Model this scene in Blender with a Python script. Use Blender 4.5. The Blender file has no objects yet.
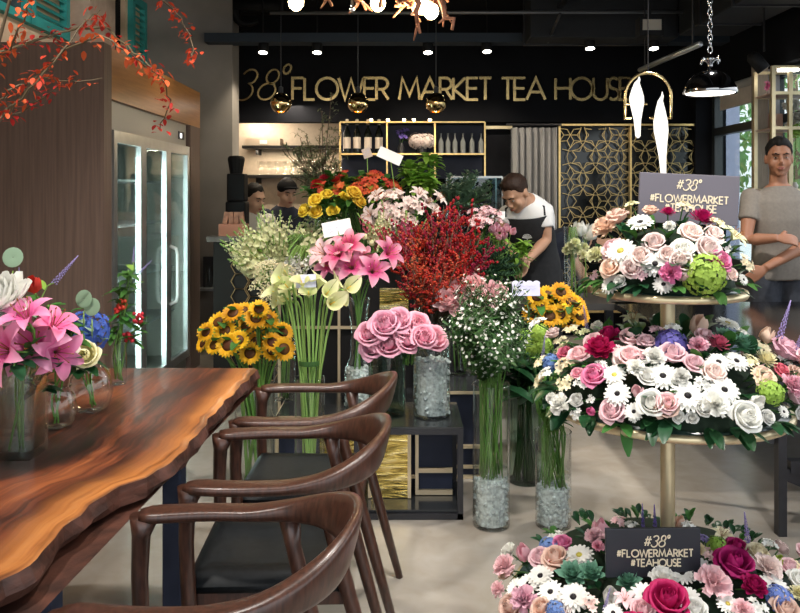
import bpy, math, random
from math import sin, cos, pi, radians, sqrt, atan2, exp
from mathutils import Vector, Matrix, Euler, noise
random.seed(7)
SC = bpy.context.scene
COL = SC.collection
H = 1.41; FPX = 800.0; VH = 195.0
def P(u, v, y):                     # the point at distance y that the photograph shows at (u, v)
    return Vector(((u-400)/FPX*y, y, H-(v-VH)/FPX*y))
def proj(p):
    y = max(p[1], .05)
    return 400+p[0]/y*FPX, VH+(H-p[2])/y*FPX
U = random.uniform

# ------------------------------------------------------------------ materials
MATS = {}
def nodes(name):
    m = bpy.data.materials.new(name); m.use_nodes = True
    nt = m.node_tree; nt.nodes.clear()
    out = nt.nodes.new('ShaderNodeOutputMaterial')
    MATS[name] = m
    return m, nt, out
def N(nt, t, **kw):
    n = nt.nodes.new(t)
    for k, v in kw.items():
        if k in n.inputs: n.inputs[k].default_value = v
        else: setattr(n, k, v)
    return n
def L(nt, a, b): nt.links.new(a, b)
def c4(c): return (c[0], c[1], c[2], 1)
def noise_tex(nt, scale, stretch=None, detail=4, coord='Object', dist=0.0):
    tc = N(nt, 'ShaderNodeTexCoord')
    src = tc.outputs[coord]
    if stretch:
        mp = N(nt, 'ShaderNodeMapping'); mp.inputs['Scale'].default_value = stretch
        L(nt, src, mp.inputs['Vector']); src = mp.outputs['Vector']
    nz = N(nt, 'ShaderNodeTexNoise'); nz.inputs['Scale'].default_value = scale
    nz.inputs['Detail'].default_value = detail; nz.inputs['Distortion'].default_value = dist
    L(nt, src, nz.inputs['Vector'])
    return nz
def ramp(nt, fac, stops):
    r = N(nt, 'ShaderNodeValToRGB'); e = r.color_ramp.elements
    while len(e) < len(stops): e.new(.5)
    for el, (p, c) in zip(e, stops): el.position = p; el.color = c4(c)
    L(nt, fac, r.inputs['Fac'])
    return r
def M(name, col, rough=.5, metal=0, var=0.0, scale=20, stretch=None, spec=.5, bump=0.0, col2=None, coat=0):
    if name in MATS: return MATS[name]
    m, nt, out = nodes(name)
    b = N(nt, 'ShaderNodeBsdfPrincipled')
    b.inputs['Base Color'].default_value = c4(col); b.inputs['Roughness'].default_value = rough
    b.inputs['Metallic'].default_value = metal; b.inputs['Specular IOR Level'].default_value = spec
    b.inputs['Coat Weight'].default_value = coat
    if var or col2:
        nz = noise_tex(nt, scale, stretch)
        a = col2 or tuple(max(0, x*(1-var)) for x in col)
        d = col if col2 else tuple(min(1, x*(1+var)) for x in col)
        r = ramp(nt, nz.outputs['Fac'], [(.3, a), (.7, d)])
        L(nt, r.outputs['Color'], b.inputs['Base Color'])
        if bump:
            bp = N(nt, 'ShaderNodeBump'); bp.inputs['Strength'].default_value = bump; bp.inputs['Distance'].default_value = .01
            L(nt, nz.outputs['Fac'], bp.inputs['Height']); L(nt, bp.outputs['Normal'], b.inputs['Normal'])
    L(nt, b.outputs[0], out.inputs['Surface'])
    return m
def PM(name, col, col2=None, r0=0.0, r1=.05, trans=.25, rough=.55, hv=.012, vv=.13):
    """petal / leaf material: base colour (towards col2 away from the flower's middle), small change from flower to flower, some light passes through"""
    if name in MATS: return MATS[name]
    m, nt, out = nodes(name)
    if col2:
        tc = N(nt, 'ShaderNodeTexCoord'); ln = N(nt, 'ShaderNodeVectorMath', operation='LENGTH')
        L(nt, tc.outputs['Object'], ln.inputs[0])
        mr = N(nt, 'ShaderNodeMapRange'); mr.inputs['From Min'].default_value = r0; mr.inputs['From Max'].default_value = r1
        L(nt, ln.outputs['Value'], mr.inputs['Value'])
        src = ramp(nt, mr.outputs['Result'], [(0, col), (1, col2)]).outputs['Color']
    else:
        rg = N(nt, 'ShaderNodeRGB'); rg.outputs[0].default_value = c4(col); src = rg.outputs[0]
    oi = N(nt, 'ShaderNodeObjectInfo')
    hs = N(nt, 'ShaderNodeHueSaturation')
    for key, lo, hi in (('Hue', .5-hv, .5+hv), ('Value', 1-vv, 1+vv*.6)):
        mr = N(nt, 'ShaderNodeMapRange'); mr.inputs['To Min'].default_value = lo; mr.inputs['To Max'].default_value = hi
        L(nt, oi.outputs['Random'], mr.inputs['Value']); L(nt, mr.outputs['Result'], hs.inputs[key])
    L(nt, src, hs.inputs['Color'])
    b = N(nt, 'ShaderNodeBsdfPrincipled'); b.inputs['Roughness'].default_value = rough; b.inputs['Specular IOR Level'].default_value = .3
    L(nt, hs.outputs['Color'], b.inputs['Base Color'])
    t = N(nt, 'ShaderNodeBsdfTranslucent'); L(nt, hs.outputs['Color'], t.inputs['Color'])
    mx = N(nt, 'ShaderNodeMixShader'); mx.inputs[0].default_value = trans
    L(nt, b.outputs[0], mx.inputs[1]); L(nt, t.outputs[0], mx.inputs[2]); L(nt, mx.outputs[0], out.inputs['Surface'])
    return m
def GLASS(name, tint=(.93, .97, .95), base=.05, edge=.75, rough=.02):
    if name in MATS: return MATS[name]
    m, nt, out = nodes(name)
    t = N(nt, 'ShaderNodeBsdfTransparent'); t.inputs['Color'].default_value = c4(tint)
    g = N(nt, 'ShaderNodeBsdfGlossy'); g.inputs['Roughness'].default_value = rough
    lw = N(nt, 'ShaderNodeLayerWeight'); lw.inputs['Blend'].default_value = .5
    pw = N(nt, 'ShaderNodeMath', operation='POWER'); pw.inputs[1].default_value = 2.4
    L(nt, lw.outputs['Facing'], pw.inputs[0])
    mr = N(nt, 'ShaderNodeMapRange'); mr.inputs['To Min'].default_value = base; mr.inputs['To Max'].default_value = edge
    L(nt, pw.outputs[0], mr.inputs['Value'])
    mx = N(nt, 'ShaderNodeMixShader'); L(nt, mr.outputs['Result'], mx.inputs[0])
    L(nt, t.outputs[0], mx.inputs[1]); L(nt, g.outputs[0], mx.inputs[2]); L(nt, mx.outputs[0], out.inputs['Surface'])
    return m
def EM(name, col, s):
    if name in MATS: return MATS[name]
    m, nt, out = nodes(name)
    e = N(nt, 'ShaderNodeEmission'); e.inputs['Color'].default_value = c4(col); e.inputs['Strength'].default_value = s
    L(nt, e.outputs[0], out.inputs['Surface'])
    return m

# ------------------------------------------------------------------ mesh building
class MB:
    def __init__(s): s.v = []; s.f = []; s.mi = []; s.cur = 0; s.uv = None
    def add(s, vs, fs):
        o = len(s.v); s.v.extend([tuple(x) for x in vs])
        for f in fs: s.f.append(tuple(i+o for i in f)); s.mi.append(s.cur)
        return s
    def box(s, c, d, R=None):
        c = Vector(c); q_ = .00022*((len(s.f)//6) % 5); x, y, z = max(d[0]/2-q_, d[0]*.4), max(d[1]/2-q_, d[1]*.4), max(d[2]/2-q_, d[2]*.4)
        vs = [Vector((a*x, b*y, e*z)) for a in (-1, 1) for b in (-1, 1) for e in (-1, 1)]
        if R is not None: vs = [R @ q for q in vs]
        return s.add([q+c for q in vs], [(0, 1, 3, 2), (4, 6, 7, 5), (0, 4, 5, 1), (2, 3, 7, 6), (0, 2, 6, 4), (1, 5, 7, 3)])
    def bx(s, x0, x1, y0, y1, z0, z1): return s.box(((x0+x1)/2, (y0+y1)/2, (z0+z1)/2), (x1-x0, y1-y0, z1-z0))
    def bar(s, a, b, w, d=None, up=(0, 0, 1)):
        a = Vector(a); b = Vector(b); t = (b-a); ln = t.length; t.normalize()
        upv = Vector(up)
        if abs(t.dot(upv)) > .95: upv = Vector((0, 1, 0))
        sd = t.cross(upv).normalized(); n = sd.cross(t)
        R = Matrix((sd, t, n)).transposed()
        return s.box((a+b)/2, (w, ln, d or w), R)
    def tube(s, pts, r, n=6, cap=True):
        pts = [Vector(p) for p in pts]; k = len(pts)
        rs = r if isinstance(r, (list, tuple)) else [r]*k
        vs = []; prev = None
        for i, p in enumerate(pts):
            t = (pts[min(i+1, k-1)]-pts[max(i-1, 0)])
            t = t.normalized() if t.length > 1e-9 else Vector((0, 0, 1))
            if prev is None:
                a = Vector((1, 0, 0)) if abs(t.x) < .8 else Vector((0, 1, 0))
                e1 = t.cross(a).normalized()
            else:
                e1 = (prev - t*prev.dot(t))
                e1 = e1.normalized() if e1.length > 1e-6 else t.cross(Vector((1, 0, 0))).normalized()
            prev = e1; e2 = t.cross(e1)
            rr = rs[i]; ra, rb = rr if isinstance(rr, tuple) else (rr, rr)
            for j in range(n):
                a = 2*pi*j/n
                vs.append(p + e1*(cos(a)*ra) + e2*(sin(a)*rb))
        fs = [(i*n+j, i*n+(j+1) % n, (i+1)*n+(j+1) % n, (i+1)*n+j) for i in range(k-1) for j in range(n)]
        if cap: fs += [tuple(range(n))[::-1], tuple((k-1)*n+j for j in range(n))]
        return s.add(vs, fs)
    def lathe(s, prof, n=24, o=(0, 0, 0), cap0=False, cap1=False, sx=1, sy=1):
        o = Vector(o); vs = []; k = len(prof)
        for r, z in prof:
            for j in range(n):
                a = 2*pi*j/n; vs.append(o+Vector((r*cos(a)*sx, r*sin(a)*sy, z)))
        fs = [(i*n+j, i*n+(j+1) % n, (i+1)*n+(j+1) % n, (i+1)*n+j) for i in range(k-1) for j in range(n)]
        if cap0: fs.append(tuple(range(n))[::-1])
        if cap1: fs.append(tuple((k-1)*n+j for j in range(n)))
        return s.add(vs, fs)
    def ell(s, c, r, nu=12, nv=8, R=None):
        c = Vector(c); vs = [Vector((0, 0, -r[2]))]
        for i in range(1, nv):
            ph = -pi/2+pi*i/nv
            for j in range(nu):
                a = 2*pi*j/nu
                vs.append(Vector((r[0]*cos(ph)*cos(a), r[1]*cos(ph)*sin(a), r[2]*sin(ph))))
        vs.append(Vector((0, 0, r[2])))
        if R is not None: vs = [R @ q for q in vs]
        fs = [(0, 1+(j+1) % nu, 1+j) for j in range(nu)]
        for i in range(nv-2):
            for j in range(nu):
                a = 1+i*nu; fs.append((a+j, a+(j+1) % nu, a+nu+(j+1) % nu, a+nu+j))
        t = len(vs)-1; a = 1+(nv-2)*nu
        fs += [(a+j, a+(j+1) % nu, t) for j in range(nu)]
        return s.add([q+c for q in vs], fs)
    def grid(s, fn, nu, nv):
        vs = [fn(i/nu, j/nv) for i in range(nu+1) for j in range(nv+1)]
        w = nv+1
        return s.add(vs, [(i*w+j, (i+1)*w+j, (i+1)*w+j+1, i*w+j+1) for i in range(nu) for j in range(nv)])
    def loft(s, rings, cap=True):
        n = len(rings[0]); vs = [p for r in rings for p in r]; k = len(rings)
        fs = [(i*n+j, i*n+(j+1) % n, (i+1)*n+(j+1) % n, (i+1)*n+j) for i in range(k-1) for j in range(n)]
        if cap: fs += [tuple(range(n))[::-1], tuple((k-1)*n+j for j in range(n))]
        return s.add(vs, fs)
    # a petal that leaves the middle at azimuth az and bends from elevation e0 to e1
    def petal(s, az, Ln, W, e0, e1, cup=0, shape='round', r0=0, z0=0, nt=5, nw=2, twist=0):
        def wf(t):
            if shape == 'round': return max(.12, sin(pi*min(.93, .12+.83*t))**.6)
            if shape == 'point': return max(.03, sin(pi*(.1+.9*t))**.8) if t < .99 else .02
            if shape == 'strap': return max(.25, min(1, .45+2*t)) * (1 if t < .85 else sqrt(max(0.15, 1-((t-.85)/.16)**2)))
            return 1
        cl = []; r, z = r0, z0
        for i in range(nt+1):
            t = i/nt; e = e0+(e1-e0)*t; cl.append((r, z, e)); r += cos(e)*Ln/nt; z += sin(e)*Ln/nt
        ca, sa = cos(az), sin(az); vs = []
        for i, (r, z, e) in enumerate(cl):
            w = W/2*wf(i/nt)
            for j in range(nw*2+1):
                q = (j-nw)/nw
                off = cup*q*q*w + twist*q*w
                rr = r-sin(e)*off; zz = z+cos(e)*off
                vs.append((rr*ca-q*w*sa, rr*sa+q*w*ca, zz))
        k = nw*2+1
        return s.add(vs, [(i*k+j, (i+1)*k+j, (i+1)*k+j+1, i*k+j+1) for i in range(nt) for j in range(nw*2)])
    # a petal that wraps round the flower's axis; prof = [(r, z)]
    def wrap(s, az, prof, ha, skew=.08, nw=5, ruf=0):
        vs = []; k = nw+1; n = len(prof)
        for i, (r, z) in enumerate(prof):
            t = i/(n-1); h = ha*(max(.25, sin(pi*(.15+.72*t))) if t < .97 else .55*ha/ha)
            for j in range(k):
                q = j/nw*2-1; a = az+q*h; rr = r*(1+skew*q)
                zz = z-(abs(q)**2.5)*.18*(prof[-1][1]-prof[0][1])*t + (ruf*sin(7*q+az*5)*t if ruf else 0)
                vs.append((rr*cos(a), rr*sin(a), zz))
        return s.add(vs, [(i*k+j, (i+1)*k+j, (i+1)*k+j+1, i*k+j+1) for i in range(n-1) for j in range(nw)])
    def xf(s, mat, start=0):
        for i in range(start, len(s.v)): s.v[i] = tuple(mat @ Vector(s.v[i]))
        return s
    def mesh(s, name, mats, smooth=True):
        me = bpy.data.meshes.new(name); me.from_pydata(s.v, [], s.f)
        for m in (mats if isinstance(mats, (list, tuple)) else [mats]): me.materials.append(m)
        if any(s.mi): me.polygons.foreach_set('material_index', s.mi)
        me.polygons.foreach_set('use_smooth', [bool(smooth)]*len(s.f))
        me.update()
        return me
    def build(s, name, mats, parent=None, smooth=False, loc=None, bevel=0):
        o = bpy.data.objects.new(name, s.mesh(name, mats, smooth)); COL.objects.link(o)
        if parent: o.parent = parent
        if loc is not None: o.location = loc
        if bevel:
            b = o.modifiers.new('bevel', 'BEVEL'); b.width = bevel; b.segments = 2; b.limit_method = 'ANGLE'
        return o
def tag(o, label=None, cat=None, group=None, kind=None):
    if label: o['label'] = label
    if cat: o['category'] = cat
    if group: o['group'] = group
    if kind: o['kind'] = kind
    return o
def empty(name, loc=(0, 0, 0), rz=0):
    o = bpy.data.objects.new(name, None); COL.objects.link(o); o.location = loc; o.rotation_euler.z = rz
    o.empty_display_size = .05
    return o
def thing(name, label, cat, loc=(0, 0, 0), rz=0, group=None): return tag(empty(name, loc, rz), label, cat, group)
def struct(mb, name, m, parent=None, smooth=False):
    o = mb.build(name, m, parent, smooth)
    if not parent: o['kind'] = 'structure'
    return o
def inst(name, me, parent=None, loc=(0, 0, 0), rot=None, sc=1):
    o = bpy.data.objects.new(name, me); COL.objects.link(o); o.parent = parent; o.location = loc
    if rot is not None: o.rotation_mode = 'QUATERNION'; o.rotation_quaternion = rot
    if sc != 1: o.scale = (sc, sc, sc) if not isinstance(sc, tuple) else sc
    return o
def copy_tree(o, parent=None):
    c = o.copy(); COL.objects.link(c); c.parent = parent
    for ch in list(o.children): copy_tree(ch, c)
    return c
ORD = ['leftmost', 'second from the left', 'third from the left', 'fourth from the left', 'fifth from the left', 'sixth from the left', 'seventh from the left', 'eighth from the left',
       'ninth from the left', 'tenth from the left']
def wpos(o):
    return Vector(o.get('_tip', o.location))
def name_apart(objs, base, group):
    """label things of one kind: by order from the left, in rows from the top when there are many"""
    n = len(objs)
    for o in objs: o['group'] = group
    if n == 1: objs[0]['label'] = base; return
    def across(lst, txt):
        lst = sorted(lst, key=lambda o: proj(wpos(o))[0])
        for i, o in enumerate(lst):
            if len(lst) == 1: o['label'] = base+txt.replace(' of ', ' in ').replace('{}', 'alone') if '{}' in txt else base
            elif i == len(lst)-1: o['label'] = base+txt.replace('{}', 'rightmost')
            else: o['label'] = base+txt.replace('{}', ORD[i])
    if n <= 8: across(objs, ', {}')
    elif n <= 32:
        lst = sorted(objs, key=lambda o: proj(wpos(o))[1]); rows = 2 if n <= 16 else 4
        nm = ['upper row', 'lower row'] if rows == 2 else ['top row', 'second row', 'third row', 'bottom row']
        for r in range(rows):
            across(lst[r*n//rows:(r+1)*n//rows], ', '+nm[r]+', {}')
    else:
        for o in objs: o['label'] = base
# ------------------------------------------------------------------ common materials
WOOD_D = M('dark_walnut', (.05, .019, .0115), .34, var=.5, scale=9, stretch=(14, 14, 2.5), coat=.08)
LEATHER = M('black_leather', (.008, .0095, .011), .5, var=.3, scale=60, spec=.2)
BLACK = M('black_paint', (.01, .01, .011), .6, spec=.2)
STEEL_B = M('black_steel', (.016, .016, .02), .4, var=.2)
NAVY = M('navy_board', (.02, .026, .05), .55, var=.15, scale=8, spec=.25)
GOLD = M('brushed_gold', (.75, .52, .22), .3, 1, var=.15, scale=30)
PALEGOLD = M('pale_gold', (.72, .6, .38), .38, .75, var=.08, scale=12)
CHROME = M('chrome', (.8, .8, .82), .06, 1)
ALU = M('aluminium', (.55, .56, .57), .35, .9, var=.05)
VGLASS = GLASS('vase_glass', (.94, .97, .96), .07, .95)
GGLASS = GLASS('green_glass', (.55, .68, .6), .06, .8)
PANE = GLASS('pane_glass', (.9, .95, .95), .05, .5)
WATER = GLASS('water', (.92, .96, .94), .04, .4)
CRYSTAL = M('glass_gravel', (.52, .57, .57), .12, var=.4, scale=60, spec=.9)
WHITECARD = M('white_card', (.85, .85, .86), .5)
LILACCARD = M('lilac_card', (.62, .63, .85), .5)
INK = M('card_ink', (.12, .12, .25), .6)
BULB = EM('lamp_glow', (1, .93, .8), 14)
WBULB = EM('warm_bulb', (1, .72, .36), 30)
STEMG = PM('stem_green', (.12, .26, .05), trans=.1)
STEMP = PM('stem_pale_green', (.26, .42, .11), trans=.15)
STEMD = PM('stem_dark_green', (.045, .12, .03), trans=.1)
TWIG = M('twig_brown', (.09, .05, .03), .7, var=.3)
LEAFD = PM('leaf_dark', (.014, .06, .022), trans=.12, rough=.3)
LEAFM = PM('leaf_mid', (.05, .16, .03), trans=.25)
LEAFL = PM('leaf_light', (.26, .46, .07), trans=.35)
LEAFE = PM('leaf_eucalyptus', (.27, .4, .27), trans=.2)
EXPO, WORLD, FRIDGE, SPOTW, KITW, DISPW = 0.6, 1.7, 25, 30, 13, 130
DISPLAY = [(-1.15, 1.35), (.2, 2.0), (1.3, 1.6), (-.5, 3.6), (.6, 3.4), (1.7, 4.2)]
# ------------------------------------------------------------------ people
def skin_mat(name, col): 
    return M(name, col, .5, var=.06, scale=12)
def fuse(mb, voxel, smooth=4, noise_amp=0, nsc=30):
    me = mb.mesh('fuse', [])
    o = bpy.data.objects.new('fuse', me); COL.objects.link(o)
    r = o.modifiers.new('r', 'REMESH'); r.mode = 'VOXEL'; r.voxel_size = voxel; r.use_smooth_shade = True
    s = o.modifiers.new('s', 'SMOOTH'); s.iterations = smooth; s.factor = .5
    dg = bpy.context.evaluated_depsgraph_get(); out = bpy.data.meshes.new_from_object(o.evaluated_get(dg))
    bpy.data.objects.remove(o); bpy.data.meshes.remove(me)
    if noise_amp:
        nn = [(v.co.copy(), v.normal.copy()) for v in out.vertices]
        for v, (c, n_) in zip(out.vertices, nn): v.co = c+n_*noise.noise(c*nsc)*noise_amp
    for p in out.polygons: p.use_smooth = True
    return out
def put_mesh(name, me, m, parent):
    me.materials.clear(); me.materials.append(m); me.name = name
    o = bpy.data.objects.new(name, me); COL.objects.link(o); o.parent = parent; return o
def ring(c, t, lat, rx, ry, n=20):
    t = Vector(t).normalized(); lat = (Vector(lat)-t*Vector(lat).dot(t)).normalized(); fr = lat.cross(t)      # fr: towards the back of the body when lat is its left
    out = []
    for j in range(n):
        a = 2*pi*j/n; ca, sa = cos(a), sin(a)
        out.append(Vector(c)+lat*rx*math.copysign(abs(ca)**.85, ca)+fr*ry*math.copysign(abs(sa)**.85, sa))
    return out
def hand(mb, w, d, pn, curl=.6, side=1, k=1):
    """wrist w, direction d of the fingers, palm normal pn"""
    d = Vector(d).normalized(); pn = (Vector(pn)-d*Vector(pn).dot(d)).normalized(); lt = d.cross(pn)*side; w = Vector(w)
    R = Matrix((lt, d, pn)).transposed()
    mb.ell(w+d*.045*k, (.04*k, .055*k, .016*k), 12, 8, R)
    for i, (x, ln) in enumerate(((-.03, .062), (-.01, .075), (.011, .08), (.031, .072))):
        p = w+d*.085*k+lt*x*k; a = 0; pts = [p-d*.03*k, p]
        for s_ in (.42, .33, .25):
            a += curl*.75; p = p+(d*cos(a)+pn*sin(a))*ln*s_*k*1.1; pts.append(p)
        mb.tube(pts, [.0095*k, .0095*k, .009*k, .0082*k, .007*k], 8)
    p = w+d*.03*k+lt*.032*k; q = p+(lt*.75+d*.6+pn*.25)*.035*k; e = q+(lt*.15+d*.85+pn*.5)*.03*k
    mb.tube([w+d*.015*k+lt*.015*k, p, q, e], [.012*k, .012*k, .0105*k, .008*k], 8)
def head_parts(root, c, fwd, up, skin, hairm, style, voxel, body=None, beard=False):
    """adds the head to the body's mesh; hair, eyes, brows and lips become children"""
    fwd = Vector(fwd).normalized(); up = Vector(up); lt = up.cross(-fwd).normalized(); up = (-fwd).cross(lt).normalized()*-1 if False else lt.cross(fwd)*-1
    up = up.normalized()
    if up.dot(Vector((0, 0, 1))) < 0 and abs(fwd.z) < .7: up = -up
    R = Matrix((lt, -fwd, up)).transposed(); T = Matrix.Translation(Vector(c)) @ R.to_4x4() @ Matrix.Scale(1.07, 4); h = MB()
    h.ell((0, .008, .03), (.074, .094, .092), 18, 12); h.ell((0, -.018, -.035), (.065, .068, .077), 16, 10); h.ell((0, -.052, -.092), (.03, .026, .022), 10, 8)
    h.ell((0, -.078, .03), (.055, .016, .012), 10, 6); h.tube([(0, -.083, .02), (0, -.1, -.018), (0, -.104, -.03)], [.008, .011, .013], 8); h.ell((0, -.09, -.036), (.019, .014, .009), 8, 6)
    for s_ in (-1, 1): h.ell((.075*s_, .012, -.005), (.012, .022, .032), 8, 6); h.ell((.036*s_, -.058, -.03), (.03, .022, .03), 10, 8)
    h.ell((0, -.082, -.063), (.024, .012, .011), 8, 6)
    h.xf(T); body.add(h.v, h.f)
    for s_ in (-1, 1):
        e = MB(); e.ell((.03*s_, -.0795, .003), (.0115, .008, .0042), 10, 6); e.xf(T); eo = e.build('eye', M('eye_white', (.26, .22, .2), .4), root, True)
        e = MB(); e.ell((.03*s_, -.0865, .003), (.0055, .003, .0045), 8, 6); e.xf(T); e.build('iris', M('iris_dark', (.015, .009, .007), .2), eo, True)
        e = MB(); e.tube([(.012*s_, -.094, .022), (.03*s_, -.091, .029), (.05*s_, -.077, .024)], [.003, .0045, .002], 6); e.xf(T); e.build('eyebrow', hairm, root, True)
    e = MB(); e.ell((0, -.093, -.058), (.021, .006, .0042), 10, 5); e.ell((0, -.092, -.066), (.018, .006, .005), 10, 5); e.xf(T); e.build('lips', M('lips', (.3, .1, .075), .45), root, True)
    hl = [(0, 31), (25, 34), (48, 24), (62, 8), (78, -12), (92, 0), (115, -8), (140, -30), (180, -40)]
    def hair_elev(az):
        az = abs(az)
        for (a0, e0), (a1, e1) in zip(hl, hl[1:]):
            if a0 <= az <= a1: return e0+(e1-e0)*(az-a0)/(a1-a0)
        return -40
    g = MB(); full = .19 if style == 'quiff' else .12
    def hs_(s_, t_):
        az = -180+360*s_; e0 = hair_elev(az); e0 += 7*noise.noise(Vector((az*.16, c[0]*5, 1)))+4*noise.noise(Vector((az*.5, 2, 3))) if abs(az) < 120 else 0; el = radians(e0+(90-e0)*t_); th = 1.0+full*min(1, t_*2.6)**.8*(.5+.5*max(0, sin(el)))
        if style == 'quiff': th += .12*max(0, cos(radians(az)))**2*min(1, t_*4)*(1-t_)**.5
        d = Vector((sin(radians(az))*cos(el), -cos(radians(az))*cos(el), sin(el)))
        th += .05*noise.noise(d*5+Vector((c[0]*3, 0, 0)))*min(1, t_*5)+.035*noise.noise(Vector((d.x*22, d.y*6, d.z*22)))*min(1, t_*4)
        return Vector((d.x*.076*th, .008+d.y*.096*th, .03+d.z*.093*th))
    g.grid(hs_, 40, 14)
    if style == 'tail': g.ell((0, .105, .0), (.045, .04, .05), 12, 8); g.tube([(0, .12, 0), (0, .145, -.06), (0, .13, -.16)], [.03, .028, .008], 10)
    g.xf(T); g.build('hair', hairm, root, True)
    return T
def limb(mb, pts, rs, n=14): mb.tube(pts, rs, n)
SK1, SK2, SK3 = skin_mat('skin_tan', (.36, .16, .09)), skin_mat('skin_warm', (.45, .25, .16)), skin_mat('skin_pale', (.52, .32, .23))
HAIR = M('hair_black', (.009, .007, .006), .6, spec=.2, var=.4, scale=90); HAIRB = M('hair_brown', (.028, .014, .009), .6, spec=.2, var=.5, scale=90)
def person(label, pos, lat, spine, arms, skin, head, hairm, style, shirt_m, trouser_m, legs, sleeve=.55, voxel=.0075, group=None, shirtgrow=.014, shoe=True):
    root = thing('person', label, 'person', pos, 0, group); P0 = Vector(pos)
    rel = lambda p: Vector(p)-P0
    body = MB(); rings = []; sr = []; tr_ = []
    n = len(spine)
    for i, (c, rx, ry) in enumerate(spine):
        t = Vector(spine[min(i+1, n-1)][0])-Vector(spine[max(i-1, 0)][0]); rings.append(ring(rel(c), t, lat, rx, ry)); sr.append(ring(rel(c), t, lat, rx+shirtgrow, ry+shirtgrow)); tr_.append(ring(rel(c), t, lat, rx+.004, ry+.004))
    body.loft(rings)
    nk = Vector(spine[-1][0]); hc = Vector(head[0]); limb(body, [rel(nk)-Vector((0, 0, .03)), rel(nk.lerp(hc, .5)), rel(hc)-Vector((0, 0, .02))], [.062, .054, .052])
    shirt = MB(); (c0_, a0_, b0_), (c1_, a1_, b1_) = spine[-2], spine[-1]; shirt.loft(sr[:-1]+[ring(rel(Vector(c0_).lerp(Vector(c1_), .75)), Vector(c1_)-Vector(c0_), lat, a1_+.014, b1_+.014)])
    for a in arms:
        sh, el, wr = [rel(p) for p in a['pts']]
        limb(body, [sh, sh.lerp(el, .5), el, el.lerp(wr, .3), wr], [.056, .05, .04, .042, .027]); body.ell(sh, (.062, .062, .062), 12, 8)
        hand(body, wr, a['dir'], a['pn'], a.get('curl', .6), a.get('side', 1))
        k = a.get('sleeve', sleeve); mid = sh.lerp(el, k)
        shirt.ell(sh, (.068, .066, .064), 14, 10); limb(shirt, [sh, sh.lerp(el, k*.6), mid], [.067, .066, .066])
    trs = MB(); shoes = MB()
    for hp, kn, an, toe in legs:
        hp, kn, an, toe = rel(hp), rel(kn), rel(an), Vector(toe).normalized(); limb(body, [hp, hp.lerp(kn, .4), kn, kn.lerp(an, .3), an], [.085, .082, .056, .056, .036]); limb(trs, [hp, hp.lerp(kn, .4), kn, kn.lerp(an, .3), an+Vector((0, 0, .02))], [.104, .096, .074, .072, .062])
        R = Matrix((toe.cross(Vector((0, 0, 1))), toe, Vector((0, 0, 1)))).transposed(); body.ell(an+toe*.05-Vector((0, 0, .03)), (.036, .1, .03), 10, 6, R)
        s_ = MB(); s_.ell(an+toe*.055-Vector((0, 0, .03)), (.047, .135, .045), 14, 8, R); s_.ell(an, (.045, .05, .05), 10, 8); shoes.add(s_.v, s_.f)
        so = put_mesh('shoe', fuse(s_, .008, 3), M('shoe_black', (.02, .02, .022), .4), root)
        for v in so.data.vertices: v.co.z = max(v.co.z, .0-P0.z)
    trs.loft(tr_[:2])
    head_parts(root, rel(head[0]), head[1], head[2], skin, hairm, style, voxel, body)
    put_mesh('body', fuse(body, voxel, 3), skin, root)
    put_mesh('shirt', fuse(shirt, .009, 5, .004, 9), shirt_m, root); put_mesh('trousers', fuse(trs, .01, 5, .004, 9), trouser_m, root)
    return root
# the man in grey, arms folded loosely across his body
y = 5.42
def Q(u, v, yy): return P(u, v, yy)
mx_ = Q(779, 0, y).x
man = person('man in a grey t-shirt and dark jeans standing with his forearms crossed by the window', (mx_, y, 0), (1, 0, 0),
    [((mx_, y, .84), .165, .115), ((mx_, y, .95), .165, .115), ((mx_, y, 1.08), .15, .1), ((mx_, y-.005, 1.24), .18, .115), ((mx_, y, 1.36), .185, .105), ((mx_, y+.01, 1.43), .13, .08), ((mx_, y+.015, 1.48), .07, .062)],
    [dict(pts=(Q(751, 197, y), Q(746, 240, y-.1), Q(778, 238, y-.24)), dir=(1, -.05, -.12), pn=(0, .9, -.5), curl=.5, side=1), dict(pts=(Q(808, 197, y), Q(812, 242, y-.1), Q(765, 268, y-.21)), dir=(-.8, .05, -.6), pn=(.2, .9, 0), curl=.35, side=-1)],
    SK1, (Q(779, 158.5, y-.02), (-.32, -1, -.02), (0, 0, 1)), HAIR, 'quiff', M('tshirt_grey', (.225, .195, .165), .85, var=.08, scale=60), M('jeans_dark', (.045, .05, .065), .8, var=.25, scale=30),
    [((mx_-.09, y, .88), (mx_-.1, y-.02, .48), (mx_-.11, y, .08), (-.2, -1, 0)), ((mx_+.09, y, .88), (mx_+.1, y-.02, .48), (mx_+.11, y, .08), (.2, -1, 0))])
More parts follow.
